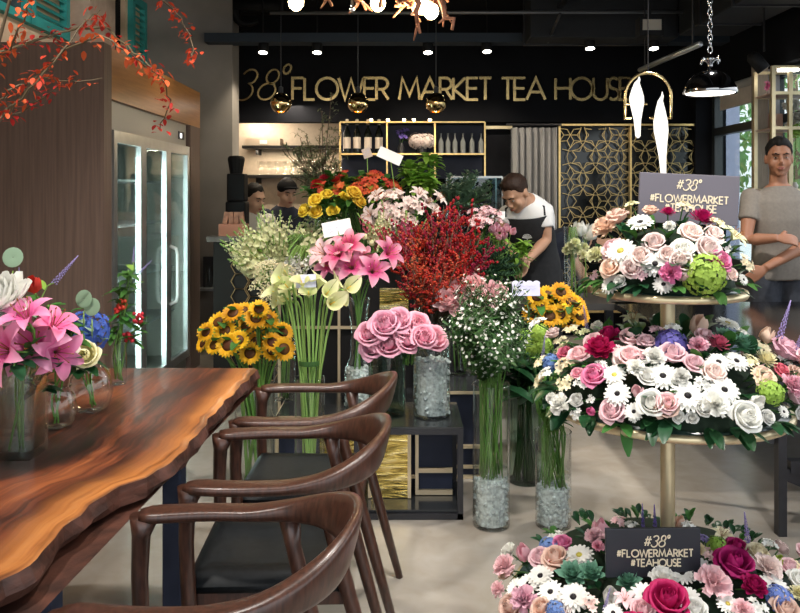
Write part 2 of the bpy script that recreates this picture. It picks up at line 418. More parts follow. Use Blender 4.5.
# the florist in a black apron, bowing over his work
fp = Vector((1.0, 5.86, 0)); lat = (.86, -.38, 0)
flo = person('florist in a white t-shirt and black apron bowing over his flowers', fp, (.9, -.3, 0),
    [((1.0, 5.86, .82), .16, .11), ((.985, 5.85, .93), .16, .11), ((.965, 5.82, 1.05), .145, .1), ((.93, 5.76, 1.2), .175, .112), ((.905, 5.71, 1.3), .175, .1), ((.89, 5.68, 1.355), .11, .078), ((.875, 5.65, 1.39), .065, .06)],
    [dict(pts=(P(544, 213, 5.66), P(546, 240, 5.66), P(528, 260, 5.5)), dir=(-.35, -.1, -1), pn=(-.8, -.3, .2), curl=.5, side=1), dict(pts=(P(507, 214, 5.78), P(499, 238, 5.66), P(511, 250, 5.45)), dir=(.6, -.5, -.35), pn=(.2, .2, -1), curl=.7, side=-1)],
    SK2, (P(516, 194, 5.58), (-.62, -.55, -.62), (-.45, -.4, .85)), HAIRB, 'quiff', M('tshirt_white', (.78, .78, .78), .8), M('trousers_black', (.014, .015, .018), .8, var=.3),
    [((.91, 5.88, .86), (.9, 5.85, .46), (.9, 5.9, .08), (-.5, -1, 0)), ((1.09, 5.85, .86), (1.1, 5.82, .46), (1.11, 5.88, .08), (-.2, -1, 0))], sleeve=.5)
APR = M('apron_black', (.013, .014, .017), .75, var=.25, scale=40)
spn = [((1.0, 5.86, .5), .18, .135), ((1.0, 5.86, .82), .182, .135), ((.985, 5.85, .93), .182, .134), ((.965, 5.82, 1.05), .166, .124), ((.93, 5.76, 1.2), .196, .136), ((.908, 5.715, 1.3), .185, .122)]
a = MB(); rows = []
for i, (c, rx, ry) in enumerate(spn):
    t = Vector(spn[min(i+1, 5)][0])-Vector(spn[max(i-1, 0)][0]); r_ = ring(Vector(c)-fp, t, (.9, -.3, 0), rx, ry, 40); half = (15, 15, 14, 11, 8, 6)[i]; rows.append(r_)
fd = Vector((-.3, -.9, 0))
front = max(range(40), key=lambda j: (rows[1][j]-(Vector(spn[1][0])-fp)).dot(fd))
half = (15, 15, 14, 11, 8, 6); vs = []; 
for i in range(6):
    for k in range(-8, 9):
        f_ = k/8*half[i]; j0 = math.floor(f_); w_ = f_-j0; p_ = rows[i][(front+j0) % 40].lerp(rows[i][(front+j0+1) % 40], w_); vs.append(p_)
a.add(vs, [(i*17+j, i*17+j+1, (i+1)*17+j+1, (i+1)*17+j) for i in range(5) for j in range(16)])
ao = a.build('apron', APR, flo, True); so_ = ao.modifiers.new('thick', 'SOLIDIFY'); so_.thickness = .006; sb = ao.modifiers.new('sub', 'SUBSURF'); sb.levels = 2; sb.render_levels = 2
em = MB(); ec = rows[4][front].lerp(rows[3][front], .3)+fd*.012; ex_ = Vector((.95, -.3, 0)).normalized(); ez_ = Vector((-.1, -.25, 1)).normalized()
for k in range(7):
    an = pi/2+(k-3)*.42; em.tube([ec, ec+(ex_*cos(an)+ez_*sin(an))*.035], [.002, .006], 5)
em.tube([ec, ec-ez_*.03], .003, 5); em.tube([ec-ex_*.02-ez_*.03, ec+ex_*.02-ez_*.03], .003, 5)
em.build('apron_emblem', M('silver_print', (.45, .46, .45), .5), ao)
st_ = MB()
for s_ in (5, -5): 
    p_ = rows[5][(front+s_) % 40]; st_.tube([p_, p_+Vector((0, .02, .06)), Vector((.885, 5.73, 1.4))-fp+Vector((.02*s_/5, 0, 0))], .008, 6)
st_.build('apron_strap', APR, flo, True)
# a second helper in navy, bent forward behind the florist
person('person in a navy top bent forward behind the florist', (1.22, 6.3, 0), (.1, -1, 0),
    [((1.15, 6.3, .84), .16, .12), ((1.16, 6.3, .93), .16, .12), ((1.2, 6.29, 1.0), .15, .11), ((1.3, 6.28, 1.04), .17, .105), ((1.38, 6.27, 1.05), .165, .1), ((1.44, 6.26, 1.05), .11, .08), ((1.48, 6.26, 1.04), .062, .06)],
    [dict(pts=((1.37, 6.12, 1.03), (1.33, 6.06, .9), (1.4, 5.98, .75)), dir=(.3, -.3, -1), pn=(1, 0, 0), side=1), dict(pts=((1.37, 6.42, 1.03), (1.42, 6.44, .85), (1.47, 6.3, .7)), dir=(.2, -.4, -1), pn=(1, 0, 0), side=-1)],
    SK2, ((1.57, 6.25, .99), (.6, -.2, -.8), (.8, 0, .55)), HAIR, 'short', M('top_navy', (.014, .018, .035), .85, var=.2), MATS['trousers_black'],
    [((1.15, 6.21, .86), (1.2, 6.2, .46), (1.16, 6.22, .08), (1, -.2, 0)), ((1.15, 6.39, .86), (1.2, 6.4, .46), (1.16, 6.4, .08), (1, .2, 0))], sleeve=.55, voxel=.009)
# two people behind the bar
def barperson(label, u, v, yy, fwd, style, hairm, shirt, stoop):
    hc = P(u, v, yy); x, z = hc.x, hc.z; f = Vector((fwd[0], fwd[1], 0)).normalized(); l = Vector((-f.y, f.x, 0))*-1; k = (z+.12)/1.72
    c = lambda h_, b: (x-f.x*(.10-b), yy-f.y*(.10-b), h_*k)
    spine = [(c(.84, 0), .15, .105), (c(.95, 0), .15, .1), (c(1.08, .0), .135, .095), (c(1.24, .02), .16, .105), (c(1.36, .04), .16, .095), (c(1.42, .05), .11, .075), (c(1.47, .06), .06, .056)]
    B = lambda s_, fw, h_: Vector((x, yy, 0))+l*s_+f*(fw-.08)+Vector((0, 0, h_*k))
    return person(label, (x-f.x*.1, yy-f.y*.1, 0), tuple(l), spine, [dict(pts=(B(.2, .05, 1.36), B(.23, .06, 1.1), B(.14, .25, 1.05)), dir=f, pn=(0, 0, -1), side=1), dict(pts=(B(-.2, .05, 1.36), B(-.23, .06, 1.1), B(-.14, .25, 1.05)), dir=f, pn=(0, 0, -1), side=-1)],
        SK3, (hc, (fwd[0], fwd[1], -.25), (0, 0, 1)), hairm, style, shirt, MATS['trousers_black'],
        [(B(.09, -.02, .86), B(.09, 0, .46), B(.09, -.02, .08), tuple(f)), (B(-.09, -.02, .86), B(-.09, 0, .46), B(-.09, -.02, .08), tuple(f))], voxel=.011)
wo_ = barperson('woman with black tied-back hair working behind the bar, seen in profile', 254, 199, 7.0, (.8, -.6), 'tail', HAIR, M('top_pale', (.5, .48, .46), .8), 0)
cp_ = barperson('person in a black cap looking down behind the bar', 287, 193, 7.45, (.5, -.85), 'short', HAIR, MATS['top_navy'], 0)
hc = P(287, 193, 7.45)-cp_.location; a = MB(); a.ell((hc.x, hc.y, hc.z+.055), (.095, .105, .075), 18, 10); a.ell((hc.x+.05, hc.y-.085, hc.z+.045), (.075, .08, .012), 14, 6)
a.build('cap', M('cap_black', (.01, .01, .011), .9, spec=.1), cp_, True)
# ------------------------------------------------------------------ camera, world
cam = bpy.data.objects.new('camera', bpy.data.cameras.new('camera')); COL.objects.link(cam); SC.camera = cam
cam.location = (0, 0, H); cam.rotation_euler = (pi/2, 0, 0)
cam.data.sensor_width = 36; cam.data.lens = 36; cam.data.shift_y = -(306.5-VH)/800; cam.data.clip_start = .02
SC.view_settings.view_transform = 'Standard'; SC.view_settings.look = 'None'
SC.view_settings.exposure = EXPO; SC.view_settings.gamma = 1; SC.view_settings.use_curve_mapping = False
SC.cycles.transparent_max_bounces = 32; SC.cycles.max_bounces = 8; SC.cycles.use_denoising = True
SC.cycles.sample_clamp_indirect = 6; SC.cycles.caustics_reflective = False; SC.cycles.caustics_refractive = False
w = bpy.data.worlds.new('sky'); SC.world = w; w.use_nodes = True
nt = w.node_tree; nt.nodes.clear()
tc = N(nt, 'ShaderNodeTexCoord'); sx = N(nt, 'ShaderNodeSeparateXYZ'); L(nt, tc.outputs['Generated'], sx.inputs[0])
rp = ramp(nt, sx.outputs['Z'], [(0, (.55, .6, .62)), (.25, (.95, .98, 1)), (1, (.7, .82, 1))])
bg = N(nt, 'ShaderNodeBackground'); bg.inputs['Strength'].default_value = WORLD
L(nt, rp.outputs['Color'], bg.inputs['Color']); wo = N(nt, 'ShaderNodeOutputWorld'); L(nt, bg.outputs[0], wo.inputs['Surface'])
def lamp(kind, name, loc, power, col=(1, .9, .78), size=.05, to=None, spot=70, blend=.5, sy=None):
    l = bpy.data.lights.new(name, kind); l.energy = power; l.color = col
    if kind == 'AREA':
        l.size = size
        if sy: l.shape = 'RECTANGLE'; l.size_y = sy
    else: l.shadow_soft_size = size
    if kind == 'SPOT': l.spot_size = radians(spot); l.spot_blend = blend
    o = bpy.data.objects.new(name, l); COL.objects.link(o); o.location = loc
    if to is not None: o.rotation_euler = (Vector(to)-Vector(loc)).to_track_quat('-Z', 'Y').to_euler()
    return o

# ------------------------------------------------------------------ the room
def floor_mat():
    m, nt, out = nodes('polished_concrete')
    b = N(nt, 'ShaderNodeBsdfPrincipled')
    n1 = noise_tex(nt, .7, detail=3, coord='Object', dist=.4); n2 = noise_tex(nt, 9, detail=8, coord='Object', dist=1)
    mm = N(nt, 'ShaderNodeMix'); mm.inputs[0].default_value = .3
    L(nt, n1.outputs['Fac'], mm.inputs[2]); L(nt, n2.outputs['Fac'], mm.inputs[3])
    r = ramp(nt, mm.outputs[0], [(.3, (.27, .225, .175)), (.48, (.325, .295, .255)), (.7, (.385, .365, .335))])
    L(nt, r.outputs['Color'], b.inputs['Base Color'])
    rr = N(nt, 'ShaderNodeMapRange'); rr.inputs['To Min'].default_value = .14; rr.inputs['To Max'].default_value = .3
    L(nt, n2.outputs['Fac'], rr.inputs['Value']); L(nt, rr.outputs['Result'], b.inputs['Roughness'])
    b.inputs['Specular IOR Level'].default_value = .6
    bp = N(nt, 'ShaderNodeBump'); bp.inputs['Strength'].default_value = .06; bp.inputs['Distance'].default_value = .01
    L(nt, n2.outputs['Fac'], bp.inputs['Height']); L(nt, bp.outputs['Normal'], b.inputs['Normal'])
    L(nt, b.outputs[0], out.inputs['Surface'])
    return m
CEILM = M('ceiling_black', (.009, .009, .011), .85, spec=.1)
BLKWALL = M('wall_black', (.007, .0075, .010), .8, var=.2, scale=3, spec=.1)
GREYWALL = M('wall_grey', (.24, .22, .20), .75, var=.12, scale=3)
CREAM = M('facade_cream', (.62, .47, .33), .8, var=.12, scale=5)
FACADEG = M('facade_grey', (.13, .125, .13), .8, var=.15, scale=3)
OAK = M('brown_laminate', (.165, .108, .085), .55, col2=(.105, .068, .054), scale=6, stretch=(10, 10, .35))
COPPER = M('orange_wood', (.42, .19, .06), .3, col2=(.3, .125, .035), scale=7, stretch=(9, .5, 9))
TEAL = M('teal_paint', (.03, .30, .29), .55, var=.15, scale=10)
ZC = 3.2
struct(MB().bx(-2.35, 3.2, -1.2, 9, -.1, 0), 'floor', floor_mat())
struct(MB().bx(-2.6, 3.2, -1.2, 9, ZC, ZC+.1), 'ceiling', CEILM)
struct(MB().bx(-14, 16, -14, -1.2, -.14, -.04), 'ground', M('pavement', (.3, .3, .29), .8, var=.2, scale=2))
struct(MB().bx(3.2, 16, -1.2, 14, -.14, -.04), 'ground', MATS['pavement'])
# left wall: the upper part is dressed as a shop-house facade
wl = MB(); wl.cur = 0; wl.bx(-2.6, -2.35, -1.2, 5.72, 0, ZC); wl.bx(-2.6, -2.35, 6.84, 9, 0, ZC)
wl.cur = 1; wl.bx(-2.6, -2.35, 5.72, 6.84, 0, 2.5)
struct(wl, 'wall_left', [CREAM, CREAM])
wl2 = MB(); wl2.bx(-2.6, -2.39, 5.72, 6.84, 2.5, ZC); struct(wl2, 'wall_left', BLKWALL)
def shutter(y0, y1, z0, z1, label):
    t = thing('louvered_shutter', label, 'shutter', (-2.35, y0, z0), 0, 'teal shutters on the upper facade')
    f = MB()
    for a, b in ((0, .06), (y1-y0-.06, y1-y0)): f.bx(0, .05, a, b, 0, z1-z0)
    f.bx(0, .05, 0, y1-y0, 0, .07); f.bx(0, .05, 0, y1-y0, z1-z0-.07, z1-z0)
    f.build('shutter_frame', TEAL, t)
    s = MB(); k = 0.1
    while k < z1-z0-.08:
        s.box((.025, (y1-y0)/2, k), (.05, y1-y0-.1, .012), Matrix.Rotation(radians(40), 3, 'Y')); k += .055
    s.build('slats', TEAL, t)
shutter(5.0, 5.58, 2.48, 3.15, 'teal louvered shutter high on the cream facade above the wood panel')
shutter(6.16, 6.36, 2.5, 3.15, 'narrow teal shutter folded open beside the dark upper window')
shutter(6.9, 7.28, 2.5, 3.15, 'teal louvered shutter between the dark upper window and the grey column')
wf = MB()
for a, b, c, d in ((4.55, 4.98, 2.48, 2.53), (4.93, 4.98, 2.48, 3.15), (4.5, 4.56, 2.48, 3.15)): wf.bx(-2.35, -2.3, a, b, c, d)
t = thing('shutter_window', 'teal framed window at the left edge of the upper facade', 'window', (0, 0, 0))
wf.build('window_frame', TEAL, t); MB().bx(-2.345, -2.335, 4.56, 4.93, 2.53, 3.15).build('window_pane', M('dim_glass', (.05, .07, .08), .1), t)
struct(MB().bx(-2.35, -2.2, 5.68, 6.18, 2.35, 3.2), 'trim_1', M('facade_beige', (.42, .32, .25), .8, var=.1))
# the column and wall end behind the refrigerator
struct(MB().bx(-2.35, -1.53, 7.3, 7.6, 0, ZC), 'wall_column', GREYWALL)
struct(MB().bx(-2.35, -2.05, 6.66, 7.3, 0, 2.27), 'wall_niche', GREYWALL)
cb = MB()
pts = [(-1.53+.22*(1-cos(a)), 7.35, 3.18-.34*sin(a)*(1-.3*a)) for a in [i*.16 for i in range(11)]]
cb.tube(pts, [.05-.003*i for i in range(11)], 8); cb.bx(-1.53, -1.1, 7.3, 7.4, 3.1, 3.2); cb.ell((-1.44, 7.35, 2.86), (.06, .06, .06))
tag(cb.build('scroll_bracket', BLACK, smooth=True), 'black scroll bracket at the top of the grey column', 'bracket')
hd = thing('bottle_holder', 'small metal wall holder on the grey column beside the refrigerator', 'holder', (-1.72, 7.3, .57))
MB().bx(-.07, .07, -.03, 0, 0, .28).build('back_plate', STEEL_B, hd)
k = MB(); k.bx(-.09, .11, -.14, 0, -.02, .0); k.build('tray', ALU, hd)
k = MB(); k.lathe([(.035, 0), (.035, .2)], 14, (0, -.08, 0)); k.build('glass_tube', VGLASS, hd, True)
# wood housing round the refrigerator
hs = thing('refrigerator_housing', 'tall brown wood housing around the glass-door refrigerator', 'housing', (0, 0, 0))
MB().bx(-2.345, -1.665, 4.5, 4.62, 0, 2.27).build('front_panel', OAK, hs)
MB().bx(-1.72, -1.665, 4.621, 6.66, 1.965, 2.26).build('header_board', COPPER, hs)
MB().bx(-2.345, -1.72, 4.63, 6.66, 2.2, 2.265).build('top_board', OAK, hs)
MB().bx(-1.8, -1.665, 6.36, 6.66, 0, 1.965).build('side_post', OAK, hs)
fr = thing('display_refrigerator', 'glass-door display refrigerator with lit white tubes inside the wood housing', 'refrigerator', (0, 0, 0))
b = MB(); b.bx(-2.33, -1.7, 4.63, 6.35, 1.79, 1.965); b.bx(-2.33, -1.7, 4.63, 6.35, 0, .14); b.bx(-2.33, -2.27, 4.63, 6.35, .14, 1.79)
b.bx(-2.33, -1.7, 4.63, 4.66, .14, 1.79); b.bx(-2.33, -1.7, 6.32, 6.35, .14, 1.79)
b.build('cabinet_body', M('fridge_grey', (.42, .4, .37), .45), fr)
MB().bx(-2.268, -2.26, 4.66, 6.32, .14, 1.79).build('inner_liner', M('fridge_liner', (.6, .74, .69), .5), fr)
MB().bx(-1.699, -1.69, 6.13, 6.27, 1.84, 1.9).build('control_display', M('display_black', (.01, .01, .01), .3), fr)
MB().bx(-1.689, -1.687, 6.15, 6.19, 1.85, 1.885).build('display_digits', EM('digit_glow', (1, 1, 1), 2), fr)
for i, z in enumerate((.5, .85, 1.2, 1.5)):
    MB().bx(-2.25, -1.78, 4.67, 6.31, z, z+.012).build('wire_shelf', ALU, fr)
for i, (y0, y1) in enumerate(((4.66, 5.2), (5.2, 5.76), (5.76, 6.33))):
    d = MB()
    for a, b in ((y0, y0+.055), (y1-.055, y1)): d.bx(-1.7, -1.665, a, b, .14, 1.79)
    d.bx(-1.7, -1.665, y0, y1, 1.72, 1.79); d.bx(-1.7, -1.665, y0, y1, .14, .2)
    do = d.build('door', ALU, fr)
    MB().bx(-1.686, -1.68, y0+.05, y1-.05, .19, 1.73).build('door_glass', GLASS('fridge_glass', (.78, .88, .85), .06, .35), do)
    if i == 2:
        h = MB(); h.tube([(-1.665, y0+.03, 1.04), (-1.62, y0+.03, 1.02), (-1.61, y0+.03, .98), (-1.61, y0+.03, .68), (-1.62, y0+.03, .64), (-1.665, y0+.03, .62)], .013, 8)
        h.build('door_handle', M('white_plastic', (.75, .77, .77), .35), do, True)
for y in (4.9, 5.52):
    MB().lathe([(.018, .22), (.018, 1.66)], 10, (-1.78, y, 0)).build('light_tube', EM('cold_tube', (.9, 1, 1), FRIDGE), fr, True)

# back wall: black bulkhead with the shop sign, kitchen opening, shelving, curtain, gold screen
struct(MB().bx(-1.8, 3.2, 8, 8.15, 2.14, ZC), 'wall_back', BLKWALL)
struct(MB().bx(-.58, 3.2, 8.05, 8.15, 0, 2.14), 'wall_back', BLKWALL)
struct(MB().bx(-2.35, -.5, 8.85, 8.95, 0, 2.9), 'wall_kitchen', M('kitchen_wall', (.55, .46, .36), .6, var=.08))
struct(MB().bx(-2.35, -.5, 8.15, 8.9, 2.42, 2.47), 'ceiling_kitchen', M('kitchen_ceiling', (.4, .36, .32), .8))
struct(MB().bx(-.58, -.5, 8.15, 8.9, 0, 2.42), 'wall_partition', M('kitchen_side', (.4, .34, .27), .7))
struct(MB().bx(3.03, 3.2, -1.2, 5.6, 0, 1.0), 'wall_right', M('wall_dark', (.04, .04, .045), .6))
struct(MB().bx(3.03, 3.2, 5.6, 8.05, 0, .75), 'wall_right', MATS['wall_dark'])
struct(MB().bx(2.95, 3.2, -1.2, 8.05, 2.42, ZC), 'wall_right', BLKWALL)
struct(MB().bx(2.9, 3.2, 7.85, 8.05, 0, 2.42), 'trim_2', BLKWALL)

# lettering drawn as strokes
def arc(cx, cy, rx, ry, a0, a1, n=14): return [(cx+rx*cos(radians(a0+(a1-a0)*i/n)), cy+ry*sin(radians(a0+(a1-a0)*i/n))) for i in range(n+1)]
GL = {
 'F': (.52, [[(0, 0), (0, 1), (.5, 1)], [(0, .52), (.42, .52)]]), 'L': (.5, [[(0, 1), (0, 0), (.46, 0)]]),
 'O': (1.0, [arc(.5, .5, .5, .5, 0, 360, 28)]), 'W': (1.15, [[(0, 1), (.29, 0), (.575, .95), (.86, 0), (1.15, 1)]]),
 'E': (.52, [[(.5, 1), (0, 1), (0, 0), (.5, 0)], [(0, .52), (.45, .52)]]),
 'R': (.58, [[(0, 0), (0, 1), (.25, 1)]+arc(.25, .74, .27, .26, 90, -90)[1:]+[(0, .48)], [(.25, .48), (.56, 0)]]),
 'M': (.95, [[(0, 0), (.14, 1), (.475, .2), (.81, 1), (.95, 0)]]), 'A': (.86, [[(0, 0), (.43, 1), (.86, 0)], [(.17, .35), (.69, .35)]]),
 'K': (.6, [[(0, 0), (0, 1)], [(.54, 1), (.02, .48), (.58, 0)]]), 'T': (.56, [[(0, 1), (.56, 1)], [(.28, 1), (.28, 0)]]),
 'H': (.68, [[(0, 0), (0, 1)], [(.68, 0), (.68, 1)], [(0, .52), (.68, .52)]]),
 'U': (.64, [[(0, 1), (0, .32)]+arc(.32, .32, .32, .32, 180, 360)+[(.64, 1)]]),
 'S': (.5, [arc(.26, .75, .22, .25, 40, 270, 12)+arc(.26, .25, .24, .25, 90, -140, 12)[1:]]),
 '#': (.62, [[(.14, .1), (.24, .95)], [(.38, .1), (.48, .95)], [(.02, .36), (.58, .36)], [(.06, .68), (.62, .68)]]),
 '3': (.62, [arc(.34, .76, .24, .24, 160, -80, 14)+arc(.28, .26, .28, .28, 75, -165, 16)[1:]]),
 '8': (.66, [arc(.36, .77, .2, .23, -60, 300, 20)+arc(.3, .27, .28, .27, 60, -300, 22)[1:]]),
 '°': (.22, [arc(.1, .9, .1, .13, 0, 360, 12)]),
 ' ': (.4, [])}
def stroke(mb, pts, w, d, org, ex, ez, ey):
    pts = [Vector(p) for p in pts]; n = len(pts); closed = (pts[0]-pts[-1]).length < 1e-5
    if closed: pts = pts[:-1]; n -= 1
    L_, R_ = [], []
    for i, p in enumerate(pts):
        a = pts[i-1] if (i or closed) else p; b = pts[(i+1) % n] if (i < n-1 or closed) else p
        t0 = (p-a) if (p-a).length > 1e-9 else (b-p); t1 = (b-p) if (b-p).length > 1e-9 else (p-a)
        t0 = t0.normalized(); t1 = t1.normalized(); n0 = Vector((-t0.y, t0.x)); n1 = Vector((-t1.y, t1.x)); m_ = n0+n1
        m_ = m_.normalized() if m_.length > 1e-3 else n0; k = w/2/max(.45, m_.dot(n0))
        L_.append(p+m_*k); R_.append(p-m_*k)
    vs = []
    for q in (L_, R_):
        for z_ in (0, d): vs += [org+ex*p.x+ez*p.y+ey*z_ for p in q]
    fs = []
    for i in range(n if closed else n-1):
        j = (i+1) % n
        fs += [(n+i, n+j, 3*n+j, 3*n+i), (i, 2*n+i, 2*n+j, j), (i, j, n+j, n+i), (2*n+i, 3*n+i, 3*n+j, 2*n+j)]
    if not closed: fs += [(0, n, 3*n, 2*n), (n-1, 3*n-1, 4*n-1, 2*n-1)]
    mb.add(vs, fs)
def text_width(s, gap): return sum(GL[c][0]+gap for c in s)-gap
def text(mb, s, org, ex, ez, ey, cap, wt, d, gap=.2, slant=0):
    x = 0
    for ch in s:
        wd, strokes = GL[ch]
        for k_, st in enumerate(strokes): stroke(mb, [((x+px+slant*py)*cap, py*cap) for px, py in st], wt*cap, d*(1+.12*k_), org, ex, ez, ey)
        x += wd+gap
    return mb
EX, EY, EZ = Vector((1, 0, 0)), Vector((0, -1, 0)), Vector((0, 0, 1))
sg = thing('wall_sign', 'gold lettering across the black wall above the tea counter', 'sign', (0, 0, 0))
SIGNG = M('sign_gold', (.78, .56, .25), .22, 1, var=.2, scale=14)
x0 = P(293, 100, 8); x1 = P(630, 100, 8); phr = 'FLOWER MARKET TEA HOUSE'
cap = .215; gap = (x1.x-x0.x)/cap
k = sum(GL[c][0] for c in phr); gp = (gap-k)/(len(phr)-1)
xx = x0.x
for word in phr.split(' '):
    for ch in word:
        lm = text(MB(), ch, Vector((xx, 7.999, x0.z)), EX, EZ, EY, cap, .125, .035)
        lm.build('letter', SIGNG, sg); xx += (GL[ch][0]+gp)*cap
    xx += (GL[' '][0]+gp)*cap
q = P(236, 100, 8)
for ch, dx, s_, dz in (('3', -.02, .30, 0), ('8', .2, .30, 0), ('°', .39, .36, -.02)):
    text(MB(), ch, Vector((q.x+dx, 7.999, q.z+dz)), EX, EZ, EY, s_, .06, .03, slant=.28).build('letter', SIGNG, sg)

# soffit, pipe, ducts and spot lamps on the dark ceiling
struct(MB().bx(-1.75, 2.95, 7.15, 7.35, 2.78, 2.86), 'trim_3', M('soffit_blue', (.03, .04, .055), .7, spec=.2))
def pipe(name, pts, r, label, m=STEEL_B): return tag(MB().tube(pts, r, 10).build(name, m, None, True), label, 'pipe')
pipe('ceiling_pipe', [P(270, 13, 6.5), P(700, 12, 6.5)], .014, 'thin grey conduit under the ceiling carrying the gold ball pendants', M('pipe_grey', (.16, .16, .16), .4, .6))
for xx in (P(270, 13, 6.5).x+.1, P(690, 13, 6.5).x): MB().bar((xx, 6.5, P(0, 13, 6.5).z), (xx, 6.5, ZC), .012).build('hanger_rod', STEEL_B, bpy.data.objects['ceiling_pipe'])
for (x0_, x1_, y0, y1, z0, z1, lab) in ((1.1, 2.35, 6.75, 7.1, 2.74, 3.2, 'flat grey air duct over the gold screen'), (-1.3, .6, 5.6, 6.0, 2.9, 3.2, 'dark air duct above the bar counter'),
                                   (2.3, 2.75, 2.8, 6.6, 2.72, 3.2, 'long black duct running along the window side of the ceiling'), (.55, 1.0, 3.0, 6.2, 2.95, 3.2, 'dark cable tray over the middle of the shop')):
    d = MB().bx(x0_, x1_, y0, y1, z0, z1)
    o = tag(d.build('air_duct', M('duct_grey', (.02, .021, .024), .6, spec=.2), bevel=.01), lab, 'duct')
    yy = y0+.3
    while yy < y1: MB().bx(x0_-.012, x1_+.012, yy, yy+.03, z0-.012, min(ZC, z1+.01)).build('flange', STEEL_B, o); yy += .6
pipe('sprinkler_pipe', [(-1.6, 5.0, 2.95), (2.4, 5.0, 2.95)], .022, 'black sprinkler pipe crossing the ceiling')
pipe('sprinkler_pipe', [(1.35, 2.5, 3.0), (1.35, 7.1, 3.0)], .022, 'black sprinkler pipe running towards the back wall')
pipe('sloping_pipe', [P(560, 14, 6.2), P(548, 42, 7.0)], .012, 'thin pipe sloping down towards the sign wall')
o = pipe('sloping_pipe', [P(640, 70, 6.6), P(700, 44, 5.2)], .02, 'shiny pipe sloping along the window-side ceiling', ALU)
for t_ in (.1, .9):
    q = P(640, 70, 6.6).lerp(P(700, 44, 5.2), t_); MB().tube([q, (q.x, q.y, ZC)], .006, 6).build('hanger_rod', STEEL_B, o)
lampv = [(263, 52, 7.2, 'black ceiling spot lamp above the curly numerals'), (317, 52, 7.2, 'black ceiling spot lamp above the first word of the sign'), (428, 52, 7.2, 'black ceiling spot lamp above the second word of the sign'),
         (487, 51, 7.2, 'black ceiling spot lamp above the third word of the sign'), (590, 48, 6.9, 'black ceiling spot lamp above the last word of the sign'), (654, 48, 6.9, 'black ceiling spot lamp near the corner by the window')]
spots = []
def track_lamp(p, label, tilt=None, top=ZC, r=.045, group='ceiling spot lamps'):
    t = thing('spot_lamp', label, 'lamp', p, 0, group)
    R = Euler(tilt or (0, 0, 0)).to_matrix().to_4x4()
    a = MB(); a.lathe([(r*.9, 0), (r*1.05, .003), (r*1.05, .12), (r*.5, .15), (0.004, .15)], 14); a.xf(R); a.build('lamp_housing', BLACK, t, True)
    a = MB(); a.lathe([(.001, .006), (r*.88, .006)], 14); a.xf(R); a.build('lamp_lens', BULB, t, True)
    a = MB(); a.tube([(0, 0, .13), (0, 0, top-p.z)], .008, 6); a.build('stem', BLACK, t)
    return t
for u, v, y, lab in lampv:
    t = track_lamp(P(u, v+1, y), lab, (radians(-18), 0, 0))
    lamp('SPOT', 'spot_light', t.location+Vector((0, .0, -.02)), SPOTW, (1, .86, .66), .03, t.location+Vector((0, .45, -1.2)), 100, .6)
track_lamp(P(764, 70, 5.6), 'black tilted spot lamp beside the gold shelves', (radians(-10), radians(-35), 0), 2.72)
cp = thing('ceiling_speaker', 'small square ceiling speaker with a pale face above the gold screen', 'speaker', P(652, 26, 6.0))
MB().bx(-.09, .09, 0, .12, -.07, .07).build('speaker_box', BLACK, cp); MB().bx(-.07, .07, -.004, 0, -.03, .05).build('speaker_face', M('speaker_grey', (.4, .36, .3), .5), cp)
MB().bar((0, .06, .07), (0, .06, ZC-cp.location.z), .02).build('bracket', BLACK, cp)
# gold ball pendants
bp_labels = ['gold glass ball pendant hanging beside the curly numerals, nearest the grey column', 'gold glass ball pendant hanging in the middle of the three', 'gold glass ball pendant hanging farthest from the grey column']
BALL = M('gold_mirror_glass', (.75, .52, .24), .06, 1)
for (u, lab) in zip((281, 358, 436), bp_labels):
    p = P(u, 103, 6.5); t = thing('ball_pendant', lab, 'pendant lamp', p, 0, 'gold ball pendants over the bar')
    a = MB(); pr = [(.086*cos(x), .086*sin(x)) for x in [radians(-58+148*i/14) for i in range(15)]]; pr[-1] = (.004, .086)
    a.lathe(pr, 24); a.build('ball_shade', BALL, t, True)
    a = MB(); a.ell((0, 0, -.03), (.042, .042, .04)); a.build('bulb', BULB, t, True)
    a = MB(); a.tube([(0, 0, .08), (0, 0, P(0, 13, 6.5).z-p.z)], .004, 5); a.lathe([(.018, .08), (.018, .13), (.003, .135)], 10); a.build('cord', STEEL_B, t)
    lamp('POINT', 'pendant_glow', p+Vector((0, 0, -.1)), 3, (1, .8, .5), .04)

# driftwood chandelier
ch = thing('driftwood_chandelier', 'chandelier of reddish driftwood branches with bare warm bulbs near the ceiling', 'chandelier', P(395, 2, 3.6))
cz = ch.location
random.seed(3); DRIFT = M('driftwood', (.33, .13, .07), .6, var=.4, scale=25)
for (u0, v0, u1, v1) in ((365, -30, 380, 8), (372, -25, 350, 12), (385, -20, 412, 6), (395, -22, 420, 22), (415, -5, 420, 33), (420, -10, 448, 2), (440, -8, 452, 30), (400, -15, 440, 6), (430, -12, 395, 6), (345, -20, 366, 10), (300, -20, 332, 6), (410, -8, 428, 20)):
    y = 3.6+U(-.25, .25); a = P(u0, v0, y)-cz; b = P(u1, v1, y+U(-.1, .1))-cz
    pts = [a.lerp(b, i/6)+Vector((U(-.02, .02), U(-.03, .03), U(-.02, .02)))*(1 if 0 < i < 6 else 0) for i in range(7)]
    br = MB(); br.tube(pts, [.016*(1-.1*i) for i in range(7)], 6)
    for _ in range(3):
        j = random.randint(2, 5); c = pts[j]; br.tube([c, c+Vector((U(-.05, .05), U(-.05, .05), U(-.07, .03)))], [.008, .003], 5)
    br.build('branch', DRIFT, ch, True)
a = MB(); a.tube([(0, 0, .12), (0, 0, ZC-cz.z)], .02, 8); a.build('hanging_rod', STEEL_B, ch)
a = MB(); a.tube([(-.55, 0, .14), (.4, 0, .14)], .018, 8); a.build('cross_bar', STEEL_B, ch)
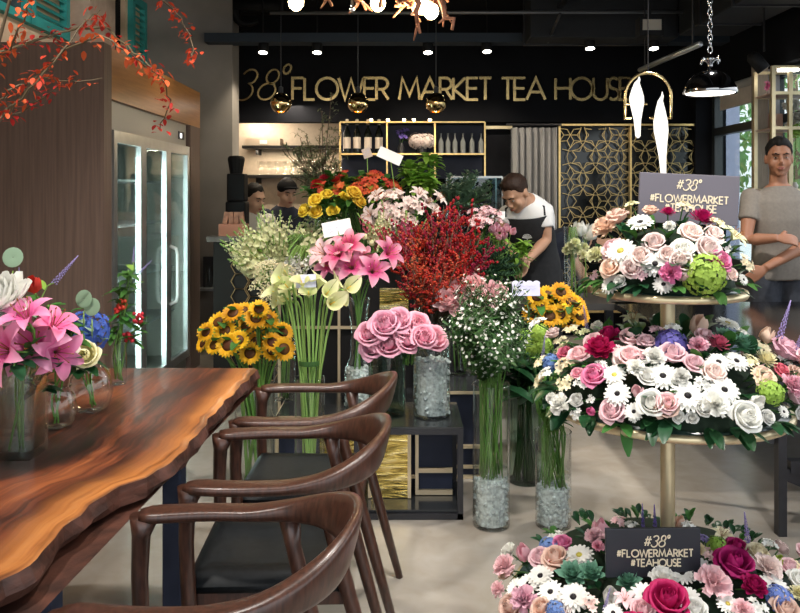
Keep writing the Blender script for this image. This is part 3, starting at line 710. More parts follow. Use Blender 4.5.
for u, v in ((296, 2), (378, 3), (422, 6), (431, 11), (352, 9), (443, 3)):
    p = P(u, v, 3.6+U(-.1, .1))-cz; r = .034 if u not in (352, 443) else .014
    a = MB(); a.ell(p, (r, r, r*1.15), 10, 8); a.build('bulb', WBULB if r > .02 else CHROME, ch, True)
    a = MB(); a.tube([p+Vector((0, 0, r)), p+Vector((0, 0, .16-p.z))], .006, 6); a.build('lamp_cord', STEEL_B, ch)
lamp('POINT', 'chandelier_glow', P(405, 15, 3.6), 14, (1, .72, .4), .1)

# lamp with two white birds on a gold arch
bl = thing('bird_lamp', 'gold arch pendant lamp with two glowing white birds', 'pendant lamp', P(648, 120, 4.2))
b0 = bl.location; gold = M('lamp_gold', (.8, .6, .3), .25, 1)
ar = []
for i in range(21):
    a = pi-pi*i/20; ar.append(P(648+23*cos(a), 96-23*sin(a), 4.2)-b0)
ar = [P(625, 119, 4.2)-b0]+ar+[P(671, 119, 4.2)-b0]
MB().tube(ar, .008, 8).build('arch', gold, bl, True)
MB().tube([P(625, 118, 4.2)-b0, P(631, 118, 4.2)-b0], .008, 8).build('arch_foot', gold, bl)
for (u0, u1, v) in ((625, 647, 104), (650, 671, 118)): MB().tube([P(u0, v, 4.2)-b0, P(u1, v, 4.2)-b0], .007, 8).build('perch', gold, bl)
MB().tube([P(648, 73, 4.2)-b0, Vector((0, 0, ZC-b0.z))], .003, 6).build('wire', STEEL_B, bl)
def bird(u, vt, vb, ub):
    a = MB(); n = 12; rings = []
    prof = [(0, .2), (.05, 1.4), (.1, 2.6), (.2, 5.0), (.32, 7.2), (.42, 7.4), (.55, 5.6), (.7, 3.8), (.85, 3.0), (.97, 2.6), (1, .8)]
    for t, r in prof:
        c = P(u+(ub-u)*t+(2 if t < .1 else 0), vt+(vb-vt)*t, 4.2)-b0
        if t < .3: c.y -= .02*(.3-t)/.3
        rings.append([c+Vector((cos(2*pi*j/n)*r/800*4.2, sin(2*pi*j/n)*r/800*4.2*.75, 0)) for j in range(n)])
    a.loft(rings); return a
GLOWB = EM('bird_glow', (1, .95, .86), 1.15)
for arg in ((636, 77, 138, 638), (659, 92, 184, 664)):
    o = bird(*arg).build('bird', GLOWB, bl, True)
    a = MB(); c = P(arg[0]+7, arg[1]+26, 4.2)-b0; a.tube([c, c+Vector((.012, 0, -.002))], [.004, .001], 6); a.build('bird_foot', gold, bl)
lamp('POINT', 'bird_glow_light', P(648, 150, 4.0), 3, (1, .95, .85), .08)
# chrome dome pendant with chain
dp = thing('dome_pendant', 'chrome dome pendant hanging on a chain near the window', 'pendant lamp', P(710, 94, 3.9))
d0 = dp.location
a = MB(); a.lathe([(.125, 0), (.128, .008), (.122, .03), (.105, .065), (.075, .095), (.04, .11), (.012, .115), (.012, .15), (.02, .155), (.02, .19), (.004, .2)], 32); a.build('dome_shade', M('dark_chrome', (.32, .32, .33), .08, 1), dp, True)
a = MB(); a.lathe([(.001, .004), (.115, .004)], 28); a.build('diffuser', EM('dome_glow', (1, .93, .8), 5), dp, True)
for s in range(4):
    a = MB(); q = s*pi/2+.5; a.tube([(.02*cos(q), .02*sin(q), .16), (.05*cos(q), .05*sin(q), .175), (.055*cos(q), .055*sin(q), .15)], .005, 6); a.build('hook', CHROME, dp, True)
a = MB(); z = .2; i = 0
while z < ZC-d0.z:
    R = Matrix.Rotation(pi/2*(i % 2), 4, 'Z'); st = len(a.v)
    a.tube([(.011*cos(t), 0, .02*sin(t)) for t in [2*pi*j/10 for j in range(11)]], .003, 5, False); a.xf(Matrix.Translation((0, 0, z+.018)) @ R, st); z += .03; i += 1
a.build('chain', CHROME, dp, True)
lamp('SPOT', 'dome_light', d0+Vector((0, 0, -.02)), 30, (1, .9, .75), .1, d0-Vector((0, .3, 2)), 130, .8)

# kitchen shelves, glasses, coffee machine
for v, lab in ((146, 'upper dark shelf on the beige kitchen wall'), (175, 'lower dark shelf on the beige kitchen wall')):
    z = P(0, v, 8.6).z; o = MB().bx(-1.68, -.6, 8.5, 8.84, z-.03, z).build('wall_shelf', M('shelf_black', (.015, .013, .012), .5)); tag(o, lab, 'shelf', 'kitchen wall shelves')
    for xx in (-1.55, -.8): MB().bx(xx, xx+.02, 8.6, 8.84, z-.09, z-.03).build('shelf_bracket', BLACK, o)
zs = P(0, 146, 8.6).z; o = MB().bx(-1.66, -1.28, 8.55, 8.8, zs, zs+.08).build('storage_box', M('carton', (.6, .48, .36), .7)); tag(o, 'pale carton lying on the upper kitchen shelf', 'box')
MB().bx(-1.5, -1.42, 8.545, 8.551, zs+.02, zs+.06).build('box_label', WHITECARD, o)
zs = P(0, 175, 8.6).z
gm = MB(); gm.lathe([(.028, 0), (.028, .004), (.005, .008), (.005, .05), (.032, .08), (.036, .12), (.03, .15)], 12); gme = gm.mesh('glass', GLASS('bar_glass', (.97, .97, .95), .12, .8))
gl = []
for r in range(2):
    for i in range(11): gl.append(tag(inst('wine_glass', gme, None, (-1.5+.085*i, 8.58+.13*r, zs)), None, 'glass'))
name_apart(gl, 'stemmed glass on the lower kitchen shelf', 'glasses on the kitchen shelf')
cm = thing('coffee_grinder', 'tall black coffee machine at the grey column end of the kitchen', 'coffee machine', (-1.29, 6.4, 1.1))
a = MB(); a.bx(-.09, .07, -.09, .09, 0, .26); a.build('machine_body', BLACK, cm, bevel=.015)
a = MB(); a.bx(-.08, .06, -.08, .08, .26, .48); a.lathe([(.05, .48), (.07, .6), (.06, .62), (.02, .625)], 14, (-.02, 0, 0)); a.build('hopper', BLACK, cm, bevel=.01)
a = MB(); a.bx(-.03, .06, -.095, -.09, .12, .16); a.build('front_badge', ALU, cm)
# bar counter
ct = thing('bar_counter', 'dark bar counter with a gold wire pattern on its front', 'counter', (0, 6, 0))
MB().bx(-1.4, .8, 0, .6, 0, 1.06).build('counter_body', M('counter_dark', (.014, .012, .011), .6, spec=.2), ct)
MB().bx(-1.44, .84, -.05, .65, 1.06, 1.1).build('counter_top', M('counter_stone', (.11, .095, .085), .3, var=.3, scale=25), ct)
hx = MB(); s = .12
for i in range(16):
    for j in range(9):
        cx = -1.2+i*s*1.5*.62; cz_ = .08+j*s*.95+(i % 2)*s*.47
        if cz_ > 1.0 or cx > .7: continue
        hx.tube([(cx+s*.55*cos(a), -.012, cz_+s*.55*sin(a)) for a in [pi/3*k_ for k_ in range(7)]], .004, 5, False)
hx.build('front_lattice', M('copper_wire', (.35, .22, .1), .35, 1), ct)
bxs = thing('snack_tray', 'reddish box of packets on the counter end by the grey column', 'box', (-1.27, 6.12, 1.1))
MB().bx(-.1, .1, -.08, .08, 0, .09).build('tray_box', M('terracotta', (.45, .17, .1), .6), bxs)
for i in range(4):
    MB().box((-.06+.04*i, 0, .135), (.035, .04, .09), Matrix.Rotation(U(-.2, .2), 3, 'Y')).build('packet', M('packet_red', (.4, .17, .1), .5, var=.4, scale=30), bxs)
# shelf unit with gold frame, bottles, vases
un = thing('bottle_shelf', 'gold framed black shelf unit hung on the back wall above the counter', 'shelf unit', (0, 7.72, 0))
zt, zm, zb = P(0, 122, 7.72).z, P(0, 154, 7.72).z, P(0, 178, 7.72).z
xs = [P(u, 0, 7.72).x for u in (340, 387, 435, 485)]
f = MB()
for x in xs: f.bx(x-.008, x+.008, 0, .02, zb, zt)
for z in (zt, zm): f.bx(xs[0], xs[3], .0, .02, z-.008, z+.008)
f.build('gold_frame', GOLD, un); MB().bx(xs[0], xs[3], .26, .279, zb, zt).build('back_panel', NAVY, un)
for z in (zt, zm): MB().bx(xs[0], xs[3], .025, .26, z-.01, z+.01).build('shelf_board', BLACK, un)
for i, u in enumerate((371, 388, 404, 414, 430)):
    p = P(u, 121, 7.7); a = MB(); a.ell((p.x, 0, zt+.02), (.016, .016, .012), 8, 6); a.build('shelf_light', EM('shelf_glow', (1, .8, .5), 18), un)
bt = MB(); bt.lathe([(.034, 0), (.036, .01), (.036, .2), (.013, .26), (.013, .32), (.015, .33), (.001, .335)], 14); btm = bt.mesh('bottle', M('bottle_dark', (.012, .014, .012), .12))
lb = MB(); lb.lathe([(.0368, .05), (.0368, .16)], 14); lbm = lb.mesh('bottle_label', M('bottle_paper', (.6, .5, .42), .6)); cpm = MB().lathe([(.0145, .28), (.0155, .335), (.001, .34)], 10).mesh('bottle_cap', M('cap_foil', (.5, .42, .36), .35))
bs = []
for u in (347, 357, 368, 379):
    o = tag(inst('wine_bottle', btm, None, (P(u, 0, 7.85).x, 7.85, zm+.01)), None, 'bottle'); inst('bottle_label', lbm, o); inst('bottle_cap', cpm, o); bs.append(o)
name_apart(bs, 'dark bottle with a pale paper label on the gold framed shelf', 'wine bottles on the gold framed shelf')
bs = []
gb = MB(); gb.lathe([(.026, 0), (.026, .11), (.01, .15), (.01, .19), (.012, .2)], 10); gbm = gb.mesh('small_bottle', M('bottle_glass_grey', (.16, .17, .17), .1, spec=.9))
for u in (441, 448, 455, 463, 472, 481):
    bs.append(tag(inst('glass_bottle', gbm, None, (P(u, 0, 7.85).x, 7.85, zm+.01)), None, 'bottle'))
name_apart(bs, 'small clear stoppered bottle on the gold framed shelf', 'clear bottles on the gold framed shelf')
# door to the back, pale lintel, curtain
struct(MB().bx(P(486, 0, 8).x, P(512, 0, 8).x, 7.98, 8.06, 2.07, 2.1), 'trim_4', PALEGOLD)
cu = thing('pleated_curtain', 'floor-length grey pleated curtain beside the gold lattice screen', 'curtain', (P(534, 0, 7.85).x, 7.85, 0))
a = MB(); n = 120
def cf(s_, t_):
    ph = s_*7*2*pi
    return Vector(((s_-.5)*.45+.008*sin(ph*2), .055*sin(ph)+.01*sin(ph*.5+t_*2), .02+t_*2.05))
a.grid(cf, n, 6); co = a.build('curtain_cloth', M('curtain_grey', (.36, .36, .37), .8, var=.1, scale=40, stretch=(6, 6, .4)), cu, True)
MB().tube([(-.27, 0, 2.1), (.27, 0, 2.1)], .012, 8).build('curtain_rail', STEEL_B, cu)
# gold lattice screen
sc = thing('lattice_screen', 'tall gold lattice screen of star patterns over dark glass', 'screen', (0, 7.9, 0))
sx0, sx1, szt, szb = P(558, 0, 7.9).x, P(703, 0, 7.9).x, P(0, 124, 7.9).z, .25
f = MB()
for x in (sx0, sx1-.03, (sx0+sx1)/2-.015): f.bx(x, x+.02, -.03, .03, szb, szt)
f.bx(sx0, sx1, -.03, .03, szt-.02, szt); f.bx(sx0, sx1, -.03, .03, szb, szb+.03); f.build('screen_frame', GOLD, sc)
MB().bx(sx0, sx1, .06, .07, szb, szt).build('dark_glass', M('smoked_glass', (.006, .008, .009), .1, spec=.5), sc)
la = MB(); cell = .25
def seg(a, b):
    def inside(p): return sx0+.01 < p[0] < sx1-.01 and szb+.01 < p[1] < szt-.01
    if inside(a) and inside(b): la.bar((a[0], 0, a[1]), (b[0], 0, b[1]), .0065, .01, (0, 1, 0))
nx, nz = int((sx1-sx0)/cell)+2, int((szt-szb)/cell)+2
for i in range(nx):
    for j in range(nz):
        cx, cz_ = sx0+(i+.5)*cell*.98+((j % 2)*cell*.5), szt-(j+.5)*cell*.87
        st = [(cx+cell*(.5 if k_ % 2 == 0 else .26)*cos(pi/6*k_+pi/6), cz_+cell*(.5 if k_ % 2 == 0 else .26)*sin(pi/6*k_+pi/6)) for k_ in range(13)]
        for p_, q_ in zip(st, st[1:]): seg(p_, q_)
        if (i+j) % 2 == 0:
            for k_ in range(6): seg((cx, cz_), (cx+cell*.26*cos(pi/3*k_+pi/3), cz_+cell*.26*sin(pi/3*k_+pi/3)))
        ci = [(cx+cell*.64*cos(2*pi*k_/12), cz_+cell*.64*sin(2*pi*k_/12)) for k_ in range(13)]
        for p_, q_ in zip(ci, ci[1:]): seg(p_, q_)
la.build('star_lattice', M('lattice_gold', (.5, .36, .16), .35, 1), sc)

# window side on the right
WF = M('window_frame_dark', (.03, .035, .04), .4)
for i, (y0, y1) in enumerate(((5.6, 6.6), (6.6, 7.85))):
    t = tag(empty('window_%d' % (i+1)), kind='structure'); f = MB()
    for a, b in ((y0, y0+.07), (y1-.07, y1)): f.bx(3.06, 3.14, a, b, .75, 2.42)
    for z in (.75, 2.36, P(0, 127, 7.4).z-.055): f.bx(3.06, 3.14, y0, y1, z, z+.075)
    f.build('window_frame', WF, t); MB().bx(3.095, 3.103, y0+.06, y1-.06, .8, 2.38).build('window_pane', PANE, t)
t = thing('roller_blind', 'pale roller blind drawn partly down over the side window', 'blind', (3.0, 6.5, 0))
MB().bx(-.02, 0, 0, .95, 1.41+90/800*7.0, 2.4).build('blind_cloth', M('blind_cloth', (.6, .52, .46), .8, var=.06), t); MB().lathe([(.04, 0), (.04, .95)], 12).xf(Matrix.Translation((-.01, 0, 2.38)) @ Matrix.Rotation(-pi/2, 4, 'X')).build('blind_roller', M('blind_roll', (.4, .4, .4), .5), t, True)
struct(MB().bx(3.55, 3.8, 8.95, 9.25, -.04, 4), 'pillar', M('pillar_lilac', (.5, .52, .68), .7, var=.06))
# trees beyond the glass
random.seed(11)
LEAFO = PM('tree_leaf', (.16, .34, .1), trans=.4)
def tree(x, y, h, r, label):
    t = thing('street_tree', label, 'tree', (x, y, -.04), 0, 'trees outside the side window')
    MB().tube([(0, 0, 0), (.05, .03, h*.5), (0, 0, h*.8)], [.12, .09, .05], 8).build('trunk', TWIG, t, True)
    a = MB()
    for _ in range(700):
        d = Vector((random.gauss(0, 1), random.gauss(0, 1), random.gauss(0, 1))).normalized()*r*U(.3, 1)
        c = d+Vector((0, 0, h*.62)); s_ = U(.05, .11); e = Euler((U(0, 6), U(0, 6), U(0, 6))).to_matrix()
        a.add([c+e @ Vector(q)*s_ for q in ((-1, 0, 0), (0, -.45, 0), (1, 0, 0), (0, .45, 0))], [(0, 1, 2, 3)])
    a.build('foliage', LEAFO, t)
tree(4.75, 10.6, 3.4, 1.25, 'leafy green tree seen through the side window nearest the back wall')
tree(6.5, 9.2, 3.6, 1.4, 'leafy green tree seen through the pane beside the gold shelves')
tree(6.6, 13.4, 4.4, 1.7, 'leafy green tree standing farthest off beyond the side window')
# gold open shelves by the window
ge = thing('gold_display_shelf', 'slim gold open shelving with flowers behind the man in grey', 'shelf unit', (0, 6.0, 0))
gx = [P(u, 0, 6).x for u in (773, 790, 810, 830)]
f = MB()
for x in gx:
    for y in (0, .3): f.bx(x-.014, x+.014, y-.014, y+.014, 0, P(0, 66, 6).z)
gz = [P(0, v, 6).z for v in (67, 93, 128, 190, 250)]
for z in gz:
    for y in (0, .3): f.bx(gx[0], gx[-1], y-.012, y+.012, z-.012, z+.012)
f.build('gold_frame', PALEGOLD, ge)
for z in gz[1:]: MB().bx(gx[0], gx[-1], .0, .3, z-.006, z+.006).build('shelf_board', M('shelf_pink', (.55, .38, .32), .5), ge)
MB().bx(gx[0]+.02, gx[1]+.1, .32, .34, gz[2]-.1, gz[2]+.14).build('back_panel', M('panel_peach', (.65, .42, .34), .6), ge)
MB().bx(gx[0]+.05, gx[1]+.06, -.02, .04, gz[0]-.03, gz[0]-.012).build('light_bar', EM('bar_glow', (1, .95, .85), 7), ge)
struct(MB().bx(P(757, 0, 6.3).x, P(768, 0, 6.3).x, 6.3, 6.4, 0, 2.45), 'trim_5', M('post_beige', (.33, .27, .21), .55, var=.15, scale=20, stretch=(5, 5, .5)))
struct(MB().bx(P(762, 0, 6.45).x, P(778, 0, 6.45).x, 6.42, 6.5, 0, 2.42), 'trim_6', M('post_grey', (.4, .38, .4), .6))
# ------------------------------------------------------------------ the live-edge table and its chairs
def slab_mat():
    m, nt, out = nodes('slab_top')
    b = N(nt, 'ShaderNodeBsdfPrincipled')
    uv = N(nt, 'ShaderNodeUVMap'); sp = N(nt, 'ShaderNodeSeparateXYZ'); L(nt, uv.outputs['UV'], sp.inputs[0])
    tc = N(nt, 'ShaderNodeCombineXYZ'); L(nt, sp.outputs['X'], tc.inputs['X']); L(nt, sp.outputs['Y'], tc.inputs['Y'])
    def nz(sc, st, det, dist):
        mp = N(nt, 'ShaderNodeMapping'); mp.inputs['Scale'].default_value = st; L(nt, tc.outputs[0], mp.inputs['Vector'])
        n = N(nt, 'ShaderNodeTexNoise'); n.inputs['Scale'].default_value = sc; n.inputs['Detail'].default_value = det; n.inputs['Distortion'].default_value = dist
        L(nt, mp.outputs[0], n.inputs['Vector']); return n
    a = nz(2.2, (3.2, .8, 1), 5, .7); g = nz(9, (9, .35, 1), 6, .3)
    mx = N(nt, 'ShaderNodeMix'); mx.inputs[0].default_value = .38; L(nt, a.outputs['Fac'], mx.inputs[2]); L(nt, g.outputs['Fac'], mx.inputs[3])
    heart = ramp(nt, mx.outputs[0], [(.36, (.012, .006, .005)), (.46, (.045, .013, .008)), (.56, (.15, .04, .016)), (.68, (.29, .09, .03))])
    sap = ramp(nt, mx.outputs[0], [(.34, (.13, .035, .012)), (.5, (.34, .12, .03)), (.68, (.58, .25, .075))])
    ad = N(nt, 'ShaderNodeMath', operation='MULTIPLY_ADD'); ad.inputs[1].default_value = .16; L(nt, mx.outputs[0], ad.inputs[0]); L(nt, sp.outputs['X'], ad.inputs[2])
    band = ramp(nt, ad.outputs[0], [(.075, (0.3, 0.3, 0.3)), (.1, (1, 1, 1)), (.125, (.95, .95, .95)), (.185, (0, 0, 0))])
    cm_ = N(nt, 'ShaderNodeMix', data_type='RGBA'); L(nt, band.outputs['Color'], cm_.inputs[0]); L(nt, heart.outputs['Color'], cm_.inputs[6]); L(nt, sap.outputs['Color'], cm_.inputs[7])
    L(nt, cm_.outputs[2], b.inputs['Base Color']); b.inputs['Roughness'].default_value = .32; b.inputs['Specular IOR Level'].default_value = .4; b.inputs['Coat Weight'].default_value = .1; b.inputs['Coat Roughness'].default_value = .1
    L(nt, b.outputs[0], out.inputs['Surface'])
    return m
edge = [(-.67, .55), (-.66, .8), (-.675, 1.0), (-.69, 1.2), (-.687, 1.375), (-.672, 1.408), (-.668, 1.504), (-.672, 1.64), (-.666, 1.72), (-.639, 1.827), (-.603, 1.886), (-.571, 1.97), (-.563, 2.164), (-.567, 2.467), (-.556, 2.779), (-.542, 3.05)]
def ex(y):
    for (a, b), (c, d) in zip(edge, edge[1:]):
        if b <= y <= d: return a+(c-a)*(y-b)/(d-b)+.004*sin(y*31)+.003*sin(y*57+1)
    return edge[0][0] if y < .6 else edge[-1][0]
TB = thing('live_edge_table', 'long live-edge wood table with an orange wavy edge at the left', 'table', (0, 0, 0))
ys = [.55+2.5*i/90 for i in range(91)]
vs = []; uvs = []; fs = []; mi = []
offs = [0, .012, .03, .06, .1, .16, .25, .4, .6, .9]
W_ = len(offs)
for y in ys:
    e = ex(y)
    for o in offs:
        x = max(e-o, -1.62) if o < .9 else -1.62
        vs.append((x, y, .75-(.006 if o == 0 else 0))); uvs.append((e-x, y))
ntop = len(vs)
for i in range(90):
    for j in range(W_-1): fs.append((i*W_+j, (i+1)*W_+j, (i+1)*W_+j+1, i*W_+j+1)); mi.append(0)
for y in ys:                                   # the bark side
    e = ex(y)
    for dx, z in ((-.0, .744), (.006+.006*sin(y*23), .715), (-.004+.006*sin(y*17+2), .697), (-.03, .69)):
        vs.append((e+dx, y, z)); uvs.append((0, y))
for i in range(90):
    for j in range(3):
        a = ntop+i*4+j; fs.append((a, a+1, a+5, a+4)); mi.append(1)
k0 = len(vs)
for y in (ys[0], ys[-1]):
    for x, z in ((ex(y), .744), (ex(y), .68), (-1.62, .68), (-1.62, .75)): vs.append((x, y, z)); uvs.append((0, y))
fs += [(k0, k0+1, k0+2, k0+3), (k0+4, k0+7, k0+6, k0+5), (k0+1, k0+5, k0+6, k0+2), (k0+2, k0+6, k0+7, k0+3)]; mi += [1]*4
me = bpy.data.meshes.new('table_top'); me.from_pydata(vs, [], fs); me.materials.append(slab_mat()); me.materials.append(M('bark_side', (.06, .02, .012), .5, var=.6, scale=14, stretch=(1, 1, 3), bump=.3))
me.polygons.foreach_set('material_index', mi); ul = me.uv_layers.new(name='UVMap')
for lp in me.loops: ul.data[lp.index].uv = uvs[lp.vertex_index]
for p in me.polygons: p.use_smooth = p.index < 90*(W_-1)
me.update(); me.validate()
inst('table_top', me, TB)
for y in (1.45, 2.32):
    a = MB(); a.bx(-.69, -.635, y, y+.06, 0, .677); a.bx(-1.53, -1.47, y, y+.06, 0, .677); a.bx(-1.53, -.635, y, y+.06, .03, .08); a.bx(-1.53, -.635, y, y+.06, .63, .677)
    a.build('leg', NAVY, TB, bevel=.004)

def make_chair():
    r = empty('elbow_chair')
    def S(t):            # t 0..1 from one arm tip round the back to the other: position and half sizes (flat arm to upright back)
        a = (t-.5)*2; s_ = 1 if a > 0 else -1; b = abs(a)
        if b > .52:
            q = (b-.52)/.48; x = .06-.285*q; y = .225-.012*q+.012*sin(pi*q)
        else:
            q = b/.52; an = q*pi/2; x = .06+.205*cos(an)**.9; y = .225*sin(an)
        k = max(0, 1-b/.62); k = k*k*(3-2*k)
        z = .69+.05*k
        return Vector((x, y*s_, z)), .032-.019*k+.004*max(0, (b-.7)/.3), .0135+.043*k
    rings = []; n = 56
    for i in range(n+1):
        p, hw, hh = S(i/n); p0 = S(max(0, i/n-.01))[0]; p1 = S(min(1, i/n+.01))[0]
        t = (p1-p0); t.z = 0; t.normalize(); sd = Vector((t.y, -t.x, 0)); up = Vector((0, 0, 1))
        tl = sd*.25*(hh-.0135)/.043*1.0
        e = 1 if 1 < i < n-1 else (.93 if 0 < i < n else .7)
        ring = []
        for j in range(14):
            a = 2*pi*j/14; ca, sa = cos(a), sin(a)
            ca = math.copysign(abs(ca)**.6, ca)*hw*e; sa = math.copysign(abs(sa)**.6, sa)*hh*e
            ring.append(p+sd*ca+(up+tl)*sa)
        rings.append(ring)
    MB().loft(rings).build('arm_rail', WOOD_D, r, True)
    for s_ in (-1, 1):
        a = MB(); a.tube([(-.205, .212*s_, 0), (-.215, .21*s_, .3), (-.225, .213*s_, .55), (-.222, .214*s_, .645), (-.215, .214*s_, .686)], [.013, .019, .019, .021, .033], 12); a.build('leg', WOOD_D, r, True)
        a = MB(); a.tube([(.29, .20*s_, 0), (.22, .2*s_, .25), (.165, .205*s_, .45), (.12, .216*s_, .62), (.11, .221*s_, .685)], [.013, .018, .02, .018, .026], 12); a.build('leg', WOOD_D, r, True)
    a = MB()
    for s_ in (-1, 1): a.bx(-.215, .165, .19*s_-.011, .19*s_+.011, .385, .44)
    a.bx(-.225, -.2, -.19, .19, .385, .44); a.bx(.15, .175, -.19, .19, .385, .44)
    a.build('seat_frame', WOOD_D, r, bevel=.004)
    def seat(u, v):
        x = -.235+.4*u; y = -.205+.41*v; e = min(u, 1-u, v, 1-v)
        z = .437+.032*min(1, (e/.08)**.5 if e > 0 else 0) - .01*sin(pi*u)*sin(pi*v)
        return Vector((x, y, z))
    a = MB(); a.grid(seat, 22, 22); a.bx(-.233, .163, -.203, .203, .42, .4375); a.build('seat', LEATHER, r, True)
    a = MB()
    for s_ in (-1, 1): a.tube([(-.2, .2*s_, .3), (.26, .2*s_, .25)], .009, 8)
    return r
c0 = make_chair()
for i, (x, y, lab) in enumerate(((-.36, 1.585, 'dark walnut armchair nearest the camera, its back rail sweeping past the bottom edge'), (-.31, 2.195, 'dark walnut armchair with black seat, middle of the three at the table'),
                                 (-.295, 2.755, 'dark walnut armchair with black seat at the far end of the table'))):
    c = c0 if i == 0 else copy_tree(c0)
    c.location = (x, y, 0); c.rotation_euler.z = (0, radians(2), radians(-1))[i]
    tag(c, lab, 'chair', 'armchairs along the live-edge table')

# black table by the window and the chair at it
bt_ = thing('black_table', 'glossy black table on black steel legs by the window', 'table', (0, 0, 0))
a = MB(); a.bx(1.3, 2.9, 3.28, 4.95, .715, .75); a.build('table_top', M('black_gloss', (.006, .006, .007), .12), bt_, bevel=.006)
for x, y in ((1.55, 3.3), (2.75, 3.3), (1.55, 4.85), (2.75, 4.85)): MB().bx(x+.012, x+.047, y, y+.04, 0, .715).build('leg', STEEL_B, bt_)
a = MB()
a.bar((1.62, 3.34, .28), (2.75, 3.34, .28), .05); a.bar((1.6, 3.34, .25), (2.2, 3.34, .0), .035, .05)
a.bar((1.2, 3.4, .52), (1.56, 3.34, .38), .02); a.build('cross_brace', STEEL_B, bt_)
wc = thing('wooden_stool', 'brown wooden seat just inside the frame beside the black table leg', 'stool', (1.88, 3.02, 0))
a = MB(); a.lathe([(.001, .33), (.2, .33), (.215, .36), (.21, .4), (.19, .41), (.001, .415)], 28); a.build('seat', M('stool_wood', (.2, .09, .045), .4, var=.3, scale=8, stretch=(8, 1, 1)), wc, True)
for q in range(4):
    an = pi/4+q*pi/2; MB().tube([(.14*cos(an), .14*sin(an), .33), (.2*cos(an), .2*sin(an), 0)], [.02, .014], 8).build('leg', MATS['stool_wood'], wc, True)

# ------------------------------------------------------------------ risers of the flower display
GT = M('gold_trim', (.66, .54, .36), .42, .55)
def mirror_gold():
    m, nt, out = nodes('hammered_gold')
    b = N(nt, 'ShaderNodeBsdfPrincipled'); b.inputs['Metallic'].default_value = 1; b.inputs['Roughness'].default_value = .2
    nz = noise_tex(nt, 6, (1, 1, 7), 5, dist=.8); r = ramp(nt, nz.outputs['Fac'], [(.3, (.16, .11, .03)), (.5, (.62, .45, .12)), (.7, (.95, .8, .42))])
    L(nt, r.outputs['Color'], b.inputs['Base Color'])
    bp = N(nt, 'ShaderNodeBump'); bp.inputs['Strength'].default_value = .5; bp.inputs['Distance'].default_value = .02
    L(nt, nz.outputs['Fac'], bp.inputs['Height']); L(nt, bp.outputs['Normal'], b.inputs['Normal']); L(nt, b.outputs[0], out.inputs['Surface'])
    return m
HG = mirror_gold()
st = thing('display_stand', 'low black steel stand holding the pink rose vases', 'stand', (0, 3.47, 0))
f = MB(); x0, x1, d, t_, h = -.2, .275, .42, .026, .395
for x in (x0, x1-t_):
    for y in (0, d-t_): f.bx(x, x+t_, y, y+t_, 0, h)
for z in (0.0, h-t_):
    for y in (0, d-t_): f.bx(x0, x1, y, y+t_, z, z+t_)
    for x in (x0, x1-t_): f.bx(x, x+t_, 0, d, z, z+t_)
f.build('steel_frame', STEEL_B, st)
MB().bx(x0, x1, 0, d, h, h+.008).build('top_plate', M('black_plate', (.02, .022, .024), .15), st); MB().bx(x0+.02, x1-.02, .02, d-.02, .027, .037).build('bottom_shelf', MATS['black_plate'], st)
def riser(name, label, x0, x1, y0, y1, z, splits, face=NAVY, hd=None, mirror=None):
    t = thing(name, label, 'display riser', (0, y0, 0)); d = y1-y0
    MB().bx(x0+.012, x1-.012, .012, d, 0, z-.01).build('riser_box', face, t)
    f = MB(); w = .016
    for x in [x0, x1-w]+[s-w/2 for s in splits]: f.bx(x, x+w, -.006, .012, 0, z)
    for zz in [0, z-w]+(hd or []): f.bx(x0, x1, -.006, .012, zz, zz+w)
    for x in (x0, x1-w): f.bx(x, x+w, 0, d, z-w, z)
    f.build('gold_edging', GT, t)
    MB().bx(x0+.005, x1-.005, .0, d, z-.009, z).build('riser_top', MATS['black_plate'], t)
    if mirror: MB().bx(mirror[0], mirror[1], .004, .011, mirror[2], mirror[3]).build('gold_panel', HG, t)
    return t
riser('low_riser', 'low navy riser with pale gold edging behind the black steel stand', -.62, .1, 3.98, 4.56, .31, [-.12, -.03], hd=[], mirror=(-.4, -.13, .02, .3))
riser('navy_cabinet', 'navy box with pale gold edges beside the tall daisy vase', .125, .42, 3.98, 4.56, .435, [], hd=[.05, .15])
riser('tall_riser', 'tall dark riser with gold edges carrying the rear flower vases', -.72, .1, 4.72, 5.42, 1.0, [-.36], BLACK, hd=[.62], mirror=(-.12, .05, .66, .86))
gp_ = thing('gold_panel_stand', 'upright hammered gold panel in a gold frame inside the black steel stand', 'panel', (0, 3.62, .04))
MB().bx(-.13, .035, 0, .01, 0, .32).build('hammered_panel', HG, gp_)
a = MB(); a.bx(.035, .05, -.006, .012, 0, .33); a.bx(-.145, -.13, -.006, .012, 0, .33); a.bx(-.145, .05, -.006, .012, .32, .333); a.build('panel_frame', GT, gp_)
gf = thing('gold_frame_box', 'open navy box with pale gold bars inside the black steel stand', 'box', (0, 3.66, .04))
a = MB(); a.bx(.075, .24, .01, .2, 0, .33); a.build('navy_body', NAVY, gf)
a = MB(); a.bx(.07, .085, -.006, .012, 0, .33)
for z in (.0, .1): a.bx(.07, .24, -.006, .012, z, z+.022)
a.build('gold_bar', GT, gf)
wt = thing('work_table', 'dark work table the apron man leans over', 'table', (.85, 5.1, 0))
MB().bx(-.62, .6, -.25, .3, .71, .75).build('table_top', M('worktop_dark', (.03, .028, .026), .4), wt)
for x in (-.58, .52):
    for y in (-.22, .22): MB().bx(x, x+.05, y, y+.05, 0, .71).build('leg', STEEL_B, wt)
cs = thing('glass_case', 'glass display case with a steel rim on the bar counter', 'display case', (.58, 6.3, 1.1))
a = MB(); a.bx(-.2, .2, -.2, .2, .04, .44); a.build('case_glass', GLASS('case_pane', (.55, .72, .75), .12, .6), cs)
a = MB(); a.bx(-.21, .21, -.21, .21, 0, .04); a.build('case_base', BLACK, cs)
a = MB()
